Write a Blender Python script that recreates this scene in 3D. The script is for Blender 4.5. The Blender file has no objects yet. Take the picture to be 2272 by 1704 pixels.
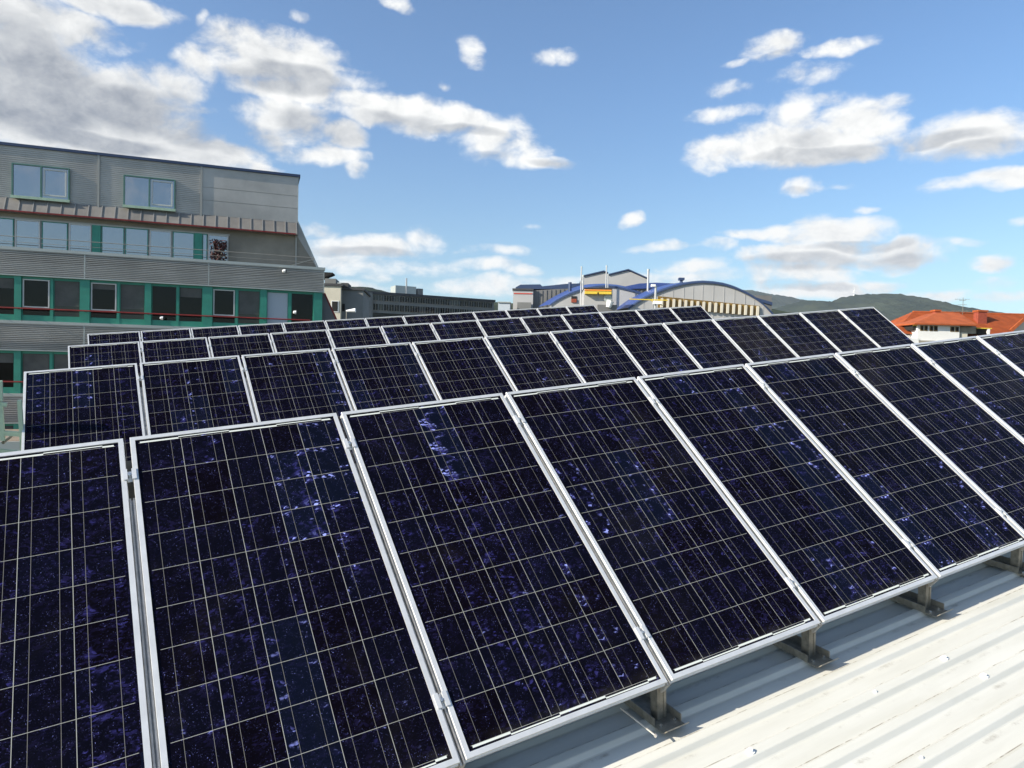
import bpy, math, random
from mathutils import Vector, Matrix
random.seed(7)
R = math.radians
sc = bpy.context.scene
col = sc.collection

# ------------------------------------------------------------------ camera
F = 1555.0; W_, H_ = 2272.0, 1704.0
CH = 10.0                                   # height of the eye above the street
ROLL, PITCH = R(1.2214), R(1.2372)
def lv(x, y, z):                            # lens axes (right, down, ahead) -> level axes (right, ahead, up)
    c, s = math.cos(ROLL), math.sin(ROLL)
    x, y = x*c + y*s, -x*s + y*c
    c, s = math.cos(PITCH), math.sin(PITCH)
    return Vector((x, c*z - s*y, -(y*c + s*z)))
cam = bpy.data.cameras.new('camera'); camo = bpy.data.objects.new('camera', cam); col.objects.link(camo)
X, Y, Z = lv(1, 0, 0), -lv(0, 1, 0), -lv(0, 0, 1)
camo.matrix_world = Matrix(((X.x, Y.x, Z.x, 0), (X.y, Y.y, Z.y, 0), (X.z, Y.z, Z.z, CH), (0, 0, 0, 1)))
cam.sensor_width = 36; cam.lens = 36*F/W_; cam.clip_start = .05; cam.clip_end = 60000
sc.camera = camo
def ray(u, v):
    return lv((u-W_/2)/F, (v-H_/2)/F, 1.0)
def at(u, v, Yd):                           # the point that stands Yd metres ahead
    r = ray(u, v); return Vector((0, 0, CH)) + r*(Yd/r.y)

# ------------------------------------------------------------------ light
SUN_EL, SUN_AZ = R(27), R(-115)            # azimuth clockwise from +Y
sdir = Vector((math.sin(SUN_AZ)*math.cos(SUN_EL), math.cos(SUN_AZ)*math.cos(SUN_EL), math.sin(SUN_EL)))
sl = bpy.data.lights.new('sun', 'SUN'); so = bpy.data.objects.new('sun', sl); col.objects.link(so)
sl.energy = 5.0; sl.angle = R(.5); sl.color = (1, .93, .80)
so.rotation_euler = sdir.to_track_quat('Z', 'Y').to_euler()
so.location = (0, 0, 60)
sc.view_settings.view_transform = 'Standard'; sc.view_settings.look = 'None'
sc.view_settings.exposure = .86; sc.view_settings.gamma = 1

# ------------------------------------------------------------------ node helper
class NT:
    def __init__(s, tree): s.t = tree; s.n = tree.nodes; s.l = tree.links
    def new(s, typ, **kw):
        n = s.n.new(typ)
        for k, v in kw.items(): setattr(n, k, v)
        return n
    def put(s, sock, val):
        if isinstance(val, bpy.types.NodeSocket): s.l.new(val, sock)
        elif val is not None:
            if hasattr(sock.default_value, '__len__') and not hasattr(val, '__len__'): val = (val,)*len(sock.default_value)
            if hasattr(sock.default_value, '__len__') and len(val) == 3 and len(sock.default_value) == 4: val = (*val, 1)
            sock.default_value = val
    def m(s, op, a, b=None, c=None, clamp=False):
        n = s.new('ShaderNodeMath', operation=op); n.use_clamp = clamp
        s.put(n.inputs[0], a); s.put(n.inputs[1], b); s.put(n.inputs[2], c)
        return n.outputs[0]
    def v(s, op, a, b=None, out=0):
        n = s.new('ShaderNodeVectorMath', operation=op)
        s.put(n.inputs[0], a)
        if op == 'SCALE': s.put(n.inputs[3], b)
        else: s.put(n.inputs[1], b)
        return n.outputs[out]
    def xyz(s, a):
        n = s.new('ShaderNodeSeparateXYZ'); s.put(n.inputs[0], a); return n.outputs
    def comb(s, x, y, z=0.0):
        n = s.new('ShaderNodeCombineXYZ'); s.put(n.inputs[0], x); s.put(n.inputs[1], y); s.put(n.inputs[2], z); return n.outputs[0]
    def mix(s, f, a, b, blend='MIX'):
        n = s.new('ShaderNodeMix', data_type='RGBA', blend_type=blend)
        s.put(n.inputs[0], f); s.put(n.inputs[6], a); s.put(n.inputs[7], b); return n.outputs[2]
    def noise(s, vec, scale, detail=4, rough=.55, out=0, dist=0.0):
        n = s.new('ShaderNodeTexNoise'); s.put(n.inputs['Vector'], vec); n.inputs['Scale'].default_value = scale
        n.inputs['Detail'].default_value = detail; n.inputs['Roughness'].default_value = rough
        n.inputs['Distortion'].default_value = dist
        return n.outputs[out]
    def ramp(s, f, lo, hi, a=0.0, b=1.0, smooth=True):
        n = s.new('ShaderNodeMapRange', interpolation_type='SMOOTHSTEP' if smooth else 'LINEAR')
        s.put(n.inputs[0], f); s.put(n.inputs[1], lo); s.put(n.inputs[2], hi); s.put(n.inputs[3], a); s.put(n.inputs[4], b)
        return n.outputs[0]

# ------------------------------------------------------------------ sky
world = bpy.data.worlds.new('World'); sc.world = world; world.use_nodes = True
w = NT(world.node_tree); w.n.clear()
out = w.new('ShaderNodeOutputWorld'); bg = w.new('ShaderNodeBackground'); w.l.new(bg.outputs[0], out.inputs[0])
sky = w.new('ShaderNodeTexSky', sky_type='NISHITA'); sky.sun_disc = False
sky.sun_elevation = SUN_EL; sky.sun_rotation = SUN_AZ; sky.altitude = 200
sky.air_density = 1.0; sky.dust_density = .6; sky.ozone_density = 2.5
SKY = .088
bg.inputs[1].default_value = SKY
# clouds: banks laid out by compass direction and height above the horizon, ragged by noise
def ang(u, v):
    r = ray(u, v); return math.atan2(r.x, r.y), math.atan2(r.z, math.hypot(r.x, r.y))
L = [(1700,1150,350,36,.6),(2100,1080,220,30,.5),(1280,1180,130,50,.7),(1500,1250,300,30,.6),(1700,480,330,60,1),(1350,330,260,60,.9),(900,500,60,20,.5),(120,330,330,260,1),(150,130,260,120,.9),(0,50,560,85,1),(500,20,300,60,1),(500,450,330,150,1),(830,270,90,75,1),(420,560,560,110,1),(800,650,330,60,1),(60,480,280,130,1),(1110,715,90,25,.9),(680,380,220,90,1),
     (1030,190,150,80,1),(1200,270,330,110,1),(1470,300,110,24,.9),(1250,390,260,55,1),(1230,520,190,110,1),(1480,580,110,50,1),(1380,665,180,45,1),(1545,730,50,35,.9),(1600,460,230,65,1),(1900,520,250,62,1),(2130,610,150,90,1),(885,100,22,45,.7),
     (2060,235,62,62,.75),(1920,370,25,18,.7),(1300,80,50,25,.5),(1715,25,60,32,.75),
     (1370,990,90,32,.8),(1600,1060,280,55,.85),(1840,1040,100,50,.9),(1640,1190,70,28,.9),(2100,1150,170,28,.9),(2130,1235,150,38,.9),(1900,1240,130,30,.7),(1480,1120,150,40,.8)]
Rr = [(700,1200,300,30,.55),(2120,1215,120,40,.7),(250,1215,260,24,.55),(1750,1275,300,30,.7),(0,650,150,65,1),(130,695,160,28,.9),(190,262,100,36,.75),(1130,205,122,55,.95),(1390,222,120,26,.75),(980,262,55,16,.6),(1240,330,160,34,.6),(940,375,100,36,.65),(930,480,140,40,.75),
      (1205,500,130,105,1),(1200,620,430,85,1.1),(900,650,150,65,1),(1480,540,200,100,1),(1350,650,260,65,1),(1590,455,140,42,.8),(1370,430,90,34,.7),
      (1990,590,330,88,.95),(2060,790,360,36,.65),(1255,810,100,42,.85),(1440,805,55,18,.6),(535,945,46,30,.9),(1535,910,62,18,.8),(1700,905,26,12,.6),
      (1350,1010,280,60,1),(1150,1000,240,32,.85),(1650,1090,260,52,.95),(1270,1100,290,60,1),(1250,1185,230,50,.95),(1100,1200,90,60,1),(1300,1262,270,42,.95),(1620,1222,110,32,.95),(2090,1125,130,32,.95),(2130,1285,160,32,.95),(2170,955,60,16,.65),
      (640,1062,160,18,.6),(880,1060,90,25,.6),(770,1150,140,34,.75),(70,1172,80,24,.9),(60,985,50,10,.5),(1960,1045,90,12,.6)]
Dk = [(60,260,260,150),(1900,560,250,22),(1600,1085,250,22),(2130,680,110,22),(90,330,340,190),(600,480,330,80),(120,480,300,60),(1250,350,280,48),(1400,560,190,60),(950,590,260,50),(1700,520,200,30),(400,600,300,30)]
DkR = [(1150,245,100,14),(1700,620,330,30),(1350,655,330,30),(1650,1120,200,24),(1400,700,330,38),(1240,1140,260,34),(2050,660,300,40),(1240,838,80,20),(1250,1240,230,20),(1500,1060,250,20),(1750,1130,160,22),(1300,600,90,36),(200,700,120,20)]
tc = w.new('ShaderNodeTexCoord')
dx, dy, dz = w.xyz(tc.outputs['Generated'])
azn = w.m('ARCTAN2', dx, dy); eln = w.m('ARCSINE', dz)
ae = w.comb(azn, eln, 0.0)
warp = w.noise(w.v('MULTIPLY', ae, (9, 16, 1)), 1.0, 3, .5, out=1)
aw = w.v('ADD', ae, w.v('MULTIPLY', w.v('SUBTRACT', warp, (.5, .5, .5)), (.055, .036, 0)))
def field(lst, off, vec):
    cur = None
    for e in lst:
        x, y, rx, ry = e[:4]; wt = e[4] if len(e) > 4 else 1
        u0, v0 = off + x/1.947, y/1.947
        a0, e0 = ang(u0, v0)
        kx, ky = (1.12, 1.32) if rx > 140 else (1.12, 1.2)
        a1, _ = ang(u0 + rx*kx/1.947, v0); _, e1 = ang(u0, v0 - ry*ky/1.947)
        sx, sy = abs(a1-a0) or .01, abs(e1-e0) or .01
        d = w.v('MULTIPLY', w.v('SUBTRACT', vec, (a0, e0, 0)), (1/sx, 1/sy, 0))
        ln = w.v('DOT_PRODUCT', d, d, out=1)
        big = min(1, max(0, (rx-90)/200))
        f = w.m('MULTIPLY_ADD', ln, -(.50+.35*big)*wt, wt*(.66+.34*big)-.08)
        cur = f if cur is None else w.m('MAXIMUM', cur, f)
    return cur
dens = w.m('MAXIMUM', field(L, 0, aw), field(Rr, 1136, aw))
# the rest of the sky, outside the picture, carries broken cloud as well
away = w.m('ABSOLUTE', azn)
gen = w.noise(w.v('MULTIPLY', ae, (3.2, 5.5, 1)), 1.0, 4, .5)
gen = w.m('MULTIPLY_ADD', gen, 2.2, -1.22)
dens = w.m('MAXIMUM', dens, w.m('SUBTRACT', gen, w.ramp(away, .98, .78, 0, 3)))
dens = w.m('MAXIMUM', dens, w.m('SUBTRACT', gen, w.ramp(eln, .70, .56, 0, 3)))
nv = w.v('MULTIPLY', ae, (1.0, 1.5, 1))
nv = w.v('ADD', nv, w.v('MULTIPLY', w.v('SUBTRACT', w.noise(nv, 9, 3, .5, out=1), (.5, .5, .5)), (.05, .05, .05)))
def billow(vec, det):
    a = w.noise(vec, 7.5, 2, .5); b_ = w.noise(vec, 19, det, .62)
    return w.m('ADD', w.m('MULTIPLY', w.m('SUBTRACT', a, .5), .9), w.m('MULTIPLY', w.m('SUBTRACT', b_, .5), 1.75))
n1 = billow(nv, 8)
d1 = w.m('ADD', n1, dens)
mask = w.ramp(d1, -.04, .70)
mask = w.m('MULTIPLY', mask, w.ramp(eln, -.01, .03))
n2 = billow(w.v('ADD', nv, (-.012, .020, 0)), 5)
relief = w.m('MULTIPLY', w.m('SUBTRACT', n1, n2), .62)
dark = w.m('MAXIMUM', field(Dk, 0, aw), field(DkR, 1136, aw))
dark = w.ramp(w.m('MULTIPLY_ADD', n1, .45, dark), -.15, .62)
leftbank = w.ramp(azn, -.10, -.50, 0, .26)
thick = w.ramp(d1, .35, 1.3, 0, .16)
sh = w.m('SUBTRACT', w.m('ADD', w.m('SUBTRACT', .98, w.m('ADD', leftbank, thick)), relief), w.m('MULTIPLY', dark, .45), clamp=True)
ccol = w.mix(sh, (.27, .30, .355), (.95, .95, .93))
CG = 7.0
ccol = w.v('SCALE', ccol, CG)
gam = w.v('ADD', w.v('MULTIPLY', sky.outputs[0], w.mix(w.ramp(eln, .0, .42), (.94, 1.02, .98), (.90, 1.07, 1.19))), (.05, .06, .08))
w.l.new(w.mix(mask, gam, ccol), bg.inputs[0])

# ------------------------------------------------------------------ materials
def mat(name, color, rough=.5, metal=0.0, var=.0, vscale=3.0, bump=0.0, bscale=20.0, spec=.5, color2=None, coord='Object'):
    m = bpy.data.materials.new(name); m.use_nodes = True; t = NT(m.node_tree)
    b = t.n['Principled BSDF']
    b.inputs['Roughness'].default_value = rough; b.inputs['Metallic'].default_value = metal
    b.inputs['Specular IOR Level'].default_value = spec
    tcn = t.new('ShaderNodeTexCoord').outputs[coord]
    if var or color2:
        n = t.noise(tcn, vscale, 5, .6)
        c2 = color2 or tuple(max(0, c*(1-var)) for c in color)
        t.l.new(t.mix(t.ramp(n, .3, .7), color, c2), b.inputs['Base Color'])
    else: b.inputs['Base Color'].default_value = (*color, 1)
    if bump:
        bn = t.new('ShaderNodeBump'); bn.inputs['Strength'].default_value = bump; bn.inputs['Distance'].default_value = .02
        t.l.new(t.noise(tcn, bscale, 4, .6), bn.inputs['Height']); t.l.new(bn.outputs[0], b.inputs['Normal'])
    return m
M = {}
M['alu'] = mat('brushed_aluminium', (.74, .735, .72), .36, .35, .12, 14)
M['alu_side'] = M['alu']
M['rail'] = mat('rail_aluminium', (.62, .58, .52), .45, .5, .25, 30)
M['steel'] = mat('galvanised_steel', (.34, .31, .25), .5, .5, .45, 25)
M['steel_dark'] = mat('weathered_steel', (.20, .19, .16), .55, .4, .4, 18)
M['bolt'] = mat('stainless_bolt', (.75, .75, .72), .22, .9)
M['clad'] = mat('grey_metal_cladding', (.47, .445, .41), .42, .25, .25, .5)
M['clad_flat'] = mat('grey_sheet_panel', (.40, .385, .36), .45, .2, .12, .5)
M['trim'] = mat('grey_trim', (.44, .46, .43), .4, .3, .1, 1)
M['green'] = mat('green_window_frame', (.035, .26, .185), .45, 0, .15, 2)
M['greengrey'] = mat('grey_green_frame', (.09, .21, .17), .45, 0, .2, 2)
M['greenlt'] = mat('pale_green_paint', (.42, .55, .40), .5, 0, .15, 6)
M['whitef'] = mat('white_window_frame', (.55, .55, .52), .45)
M['skirt'] = mat('brown_grey_sheet', (.25, .23, .205), .55, .1, .3, .8)
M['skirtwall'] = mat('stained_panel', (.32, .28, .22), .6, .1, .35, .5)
M['ribm'] = mat('pale_metal_rib', (.36, .34, .30), .4, .4)
M['red'] = mat('red_paint', (.24, .014, .012), .5, 0, .3, 2)
M['blind'] = mat('pale_blind', (.42, .46, .50), .7)
M['blindgrey'] = mat('grey_blind', (.10, .10, .09), .7, 0, .3, 2)  # reflection tone put into colour, for strips over the office panes
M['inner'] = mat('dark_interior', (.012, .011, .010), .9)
M['cream'] = mat('cream_render', (.60, .55, .44), .85, 0, .12, .6, .2, 8)
M['greywall'] = mat('grey_render', (.145, .145, .145), .85, 0, .2, .3)
M['concrete'] = mat('concrete', (.20, .20, .19), .85, 0, .25, .15)
M['dkroof'] = mat('dark_roof_felt', (.06, .06, .065), .8, 0, .3, .2)
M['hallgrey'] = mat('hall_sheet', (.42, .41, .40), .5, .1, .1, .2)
M['halldark'] = mat('hall_side_sheet', (.17, .165, .16), .5, .1, .2, .2)  # darker copy of the hall sheet; on side walls it holds their shade
M['blue'] = mat('blue_sheet_roof', (.040, .075, .25), .42, 0, .2, .15)
M['dkblue'] = mat('dark_blue_edge', (.03, .05, .11), .45)
M['yellow'] = mat('yellow_paint', (.70, .50, .05), .5, 0, .1, .5)
M['orangey'] = mat('orange_strip', (.75, .28, .03), .5)
M['ochre'] = mat('ochre_glazing', (.24, .14, .02), .35, 0, .6, .8)
M['louvre'] = mat('pale_louvre', (.50, .46, .37), .5)
M['pipe'] = mat('pale_stack', (.42, .42, .42), .35, .4)
M['tile'] = mat('red_roof_tile', (.40, .088, .018), .75, 0, .3, 1.2)
M['tiledk'] = mat('brick_chimney', (.30, .06, .03), .85, 0, .3, 4)
M['whitewall'] = mat('white_render', (.74, .73, .70), .85, 0, .06, .5)
M['hall_red'] = mat('red_stripe', (.45, .05, .03), .5)
M['gravel'] = mat('gravel_roof', (.30, .235, .175), .95, 0, .35, 6, .6, 40)
M['ground'] = mat('town_ground', (.10, .11, .075), .95, 0, .5, .02)
M['asphalt'] = mat('asphalt', (.055, .055, .055), .9, 0, .2, .5)
M['lampw'] = mat('white_plastic', (.82, .82, .80), .35)
M['black'] = mat('black_plastic', (.02, .02, .02), .5)
M['leafred'] = mat('dark_red_leaves', (.10, .03, .025), .7, 0, .4, 9)

def glass_mat(name, base, ior, rough=.03, metal=0.0):
    m = bpy.data.materials.new(name); m.use_nodes = True; t = NT(m.node_tree); b = t.n['Principled BSDF']
    b.inputs['Base Color'].default_value = (*base, 1); b.inputs['Roughness'].default_value = rough
    b.inputs['IOR'].default_value = ior; b.inputs['Metallic'].default_value = metal
    tcn = t.new('ShaderNodeTexCoord').outputs['Object']
    bn = t.new('ShaderNodeBump'); bn.inputs['Strength'].default_value = .25; bn.inputs['Distance'].default_value = .01
    t.l.new(t.noise(tcn, .9, 1, .5), bn.inputs['Height']); t.l.new(bn.outputs[0], b.inputs['Normal'])
    return m
M['glass_sky'] = glass_mat('sky_reflecting_glass', (.37, .37, .38), 1.5, .03, .85)
M['glass_mid'] = glass_mat('tinted_glass', (.035, .038, .034), 1.42)
M['glass_dark'] = glass_mat('dark_glass', (.004, .004, .004), 1.33)

# sheet-metal roof under the panels: dirt gathers along the ribs
def roof_mat():
    m = bpy.data.materials.new('white_trapezoid_sheet'); m.use_nodes = True; t = NT(m.node_tree); b = t.n['Principled BSDF']
    tcn = t.new('ShaderNodeTexCoord').outputs['Object']
    x, y, z = t.xyz(tcn)
    base = t.mix(t.ramp(t.noise(t.v('MULTIPLY', tcn, (.7, 6, 1)), 1.5, 6, .6), .3, .75), (.62, .605, .545), (.53, .515, .45))
    # thin broken dirt lines beside each rib
    ph = t.m('FRACT', t.m('DIVIDE', t.m('SUBTRACT', y, RIB0 - .03), RIBP))
    ln = t.m('ABSOLUTE', t.m('SUBTRACT', ph, .42))
    wob = t.noise(t.v('MULTIPLY', tcn, (2.2, 1.5, 1)), 3, 6, .75)
    lm = t.m('MULTIPLY', t.ramp(ln, .022, .004), t.ramp(wob, .46, .60))
    ph2 = t.m('ABSOLUTE', t.m('SUBTRACT', ph, .86))
    lm2 = t.m('MULTIPLY', t.ramp(ph2, .10, .01), t.ramp(t.noise(t.v('MULTIPLY', tcn, (1.1, 1, 1)), 4, 7, .8), .50, .72))
    spk = t.ramp(t.noise(tcn, 60, 3, .7), .70, .78)
    d = t.m('MAXIMUM', t.m('MAXIMUM', t.m('MULTIPLY', lm, .95), t.m('MULTIPLY', lm2, .75)), t.m('MULTIPLY', spk, .25))
    blot = t.m('MULTIPLY', t.ramp(t.noise(tcn, 2.3, 6, .65), .55, .78), .22)
    c = t.mix(d, base, (.22, .19, .14)); c = t.mix(blot, c, (.42, .40, .33))
    t.l.new(c, b.inputs['Base Color']); b.inputs['Roughness'].default_value = .42; b.inputs['Metallic'].default_value = 0
    b.inputs['Specular IOR Level'].default_value = .5
    bn = t.new('ShaderNodeBump'); bn.inputs['Strength'].default_value = .25; bn.inputs['Distance'].default_value = .004
    t.l.new(t.noise(t.v('MULTIPLY', tcn, (.6, 3, 1)), 4, 3, .5), bn.inputs['Height']); t.l.new(bn.outputs[0], b.inputs['Normal'])
    return m

# ------------------------------------------------------------------ mesh helpers
class MB:
    def __init__(s): s.v = []; s.f = []
    def add(s, vs, fs):
        k = len(s.v); s.v += [tuple(v) for v in vs]; s.f += [tuple(i+k for i in f) for f in fs]; return s
    def box(s, x0, x1, y0, y1, z0, z1):
        if x0 > x1: x0, x1 = x1, x0
        if y0 > y1: y0, y1 = y1, y0
        if z0 > z1: z0, z1 = z1, z0
        return s.add([(x0,y0,z0),(x1,y0,z0),(x1,y1,z0),(x0,y1,z0),(x0,y0,z1),(x1,y0,z1),(x1,y1,z1),(x0,y1,z1)],
                     [(0,3,2,1),(4,5,6,7),(0,1,5,4),(1,2,6,5),(2,3,7,6),(3,0,4,7)])
    def quad(s, *p): return s.add(p, [tuple(range(len(p)))])
    def prism(s, poly, y0, y1):              # poly in (x, z), extruded along y
        n = len(poly)
        vs = [(x, y0, z) for x, z in poly] + [(x, y1, z) for x, z in poly]
        fs = [tuple(range(n)), tuple(range(2*n-1, n-1, -1))] + [(i, i+n, (i+1) % n + n, (i+1) % n) for i in range(n)]
        return s.add(vs, fs)
    def prismx(s, poly, x0, x1):             # poly in (y, z), extruded along x
        n = len(poly)
        vs = [(x0, y, z) for y, z in poly] + [(x1, y, z) for y, z in poly]
        fs = [tuple(range(n)), tuple(range(2*n-1, n-1, -1))] + [(i, i+n, (i+1) % n + n, (i+1) % n) for i in range(n)]
        return s.add(vs, fs)
    def tube(s, a, b, r, n=10, r2=None):
        a, b = Vector(a), Vector(b); d = (b-a).normalized(); r2 = r if r2 is None else r2
        t = d.orthogonal().normalized(); q = d.cross(t); vs = []
        for P, rr in ((a, r), (b, r2)):
            for i in range(n):
                an = 2*math.pi*i/n; vs.append(P + (t*math.cos(an) + q*math.sin(an))*rr)
        return s.add(vs, [tuple(range(n-1, -1, -1)), tuple(range(n, 2*n))] + [(i, (i+1) % n, (i+1) % n + n, i+n) for i in range(n)])
    def bar(s, a, b, w=.03, h=None, up=(0, 0, 1)):
        h = w if h is None else h
        a, b = Vector(a), Vector(b); d = (b-a).normalized(); sd = d.cross(Vector(up)).normalized()*w/2; u = sd.cross(d).normalized()*h/2
        vs = [P + sd*i + u*j for P in (a, b) for i, j in ((-1,-1),(1,-1),(1,1),(-1,1))]
        return s.add(vs, [(3,2,1,0),(4,5,6,7),(0,1,5,4),(1,2,6,5),(2,3,7,6),(3,0,4,7)])
    def ribs(s, x0, x1, z0, z1, y, pitch=.08, depth=.018, zf=None):   # horizontal corrugation on a wall facing -y
        n = max(1, int(round((z1-z0)/pitch))); p = (z1-z0)/n; prof = []
        for i in range(n):
            z = z0 + i*p; prof += [(y, z), (y, z+p*.45), (y-depth, z+p*.55), (y-depth, z+p*.95)]
        prof.append((y, z1))
        vs = [(x0, a, b) for a, b in prof] + [(x1, a, b) for a, b in prof]; m = len(prof)
        s.add(vs, [(i, i+m, i+m+1, i+1) for i in range(m-1)]); return s
    def build(s, name, material, parent=None, smooth=False, recalc=True):
        me = bpy.data.meshes.new(name); me.from_pydata(s.v, [], s.f)
        if recalc:
            import bmesh
            bm = bmesh.new(); bm.from_mesh(me); bmesh.ops.recalc_face_normals(bm, faces=bm.faces); bm.to_mesh(me); bm.free()
        me.materials.append(material)
        if smooth: me.shade_smooth()
        o = bpy.data.objects.new(name, me); col.objects.link(o)
        if parent: o.parent = parent
        return o
def tag(o, label=None, cat=None, group=None, kind=None):
    if label: o['label'] = label
    if cat: o['category'] = cat
    if group: o['group'] = group
    if kind: o['kind'] = kind
    return o
def empty(name, mtx, label=None, cat=None, group=None):
    o = bpy.data.objects.new(name, None); col.objects.link(o); o.matrix_world = mtx; o.empty_display_size = .3
    return tag(o, label, cat, group)
def copy_tree(o, parent=None):
    c = o.copy(); col.objects.link(c); c.parent = parent
    for ch in list(o.children): copy_tree(ch, c)
    return c
def T(x, y, z): return Matrix.Translation((x, y, z))

# ------------------------------------------------------------------ roof frame (x along the rows, y towards the back, z off the roof)
ex = Vector((.87568, .47047, .10886)).normalized(); ey = Vector((-.47903, .87478, .07275)).normalized()
ez = ex.cross(ey).normalized(); ey = ez.cross(ex).normalized()
O = Vector((-2.30219, 2.42864, -.40542 + CH))
RF = Matrix(((ex.x, ey.x, ez.x, O.x), (ex.y, ey.y, ez.y, O.y), (ex.z, ey.z, ez.z, O.z), (0, 0, 0, 1)))
TILT = .65048; PH = 1.595; PP = .865; PG = .025; PW = PP - PG; ROWP = 3.918
XO = (0.0, .0826, .14335, .1931)
YB, ZB = -PH*math.cos(TILT), -PH*math.sin(TILT)       # bottom edge seen from the top edge
RZ = ZB - .035 - .172                                  # level of the roof valleys
RIBP = .1667; RIB0 = YB + .07
M['roof'] = roof_mat()

# host building with the trapezoid sheet roof
hb = empty('flat_building', RF @ T(0, 0, RZ-.1), 'low building whose white corrugated metal roof carries the solar panel rows', 'building')
Hm = T(0, 0, RZ-.1)
def hbuild(mb, name, material, parent=None, **k):
    o = mb.build(name, material, parent or hb, **k); 
    return o
rx0, rx1, ry0, ry1 = -.28, 13.2, -7.0, 14.3
mb = MB(); prof = []
k0 = int(math.floor((ry0-RIB0)/RIBP)); k1 = int(math.ceil((ry1-RIB0)/RIBP))
for k in range(k0, k1+1):
    c = RIB0 + k*RIBP
    prof += [(c-.040, .1), (c-.035, .1+.002), (c-.021, .1+.0155), (c-.017, .1+.017), (c+.017, .1+.017), (c+.021, .1+.0155), (c+.035, .1+.002), (c+.040, .1)]
n = len(prof)
for x0, x1 in ((rx0, rx1),):
    mb.add([(x0, a, b) for a, b in prof] + [(x1, a, b) for a, b in prof], [(i+1, i+n+1, i+n, i) for i in range(n-1)])
o = hbuild(mb, 'roof_sheet', M['roof'], recalc=False)
yA, yB_ = prof[0][0], prof[-1][0]
mb = MB(); mb.box(rx0+.03, rx1-.03, yA+.03, yB_-.03, -.05, .07); hbuild(mb, 'roof_deck', M['steel_dark'])
mb = MB()
mb.box(rx0-.10, rx0-.002, yA, yB_, -.3, .13); mb.box(rx1+.002, rx1+.10, yA, yB_, -.3, .13); mb.box(rx0-.1, rx1+.1, yB_+.002, yB_+.1, -.3, .13)
hbuild(mb, 'edge_flashing', M['trim'])
mb = MB(); mb.box(rx0+.1, rx1-.1, yA+.1, yB_-.1, -7.5, -.06); hbuild(mb, 'wall', M['greywall'])
# screw caps that stand on the ribs
def roofhit(u, v, z):
    r = ray(u, v); o_ = Vector((0, 0, CH)) - O
    c = Vector((o_.dot(ex), o_.dot(ey), o_.dot(ez))); d = Vector((r.dot(ex), r.dot(ey), r.dot(ez)))
    return c + d*((z - c.z)/d.z)
for i, (u, v) in enumerate(((1659, 1662), (2073, 1450), (2165, 1491), (1924, 1524), (2010, 1660))):
    p = roofhit(u, v, RZ+.021); c = RIB0 + round((p.y-RIB0)/RIBP)*RIBP
    big = i in (0, 1, 2)
    mb = MB(); r_ = .016 if big else .007
    mb.tube((p.x, c, .117), (p.x, c, .121), r_, 12); mb.tube((p.x, c, .121), (p.x, c, .121+r_*.5), r_*.6, 6)
    hbuild(mb, 'screw_cap', M['lampw'])

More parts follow.
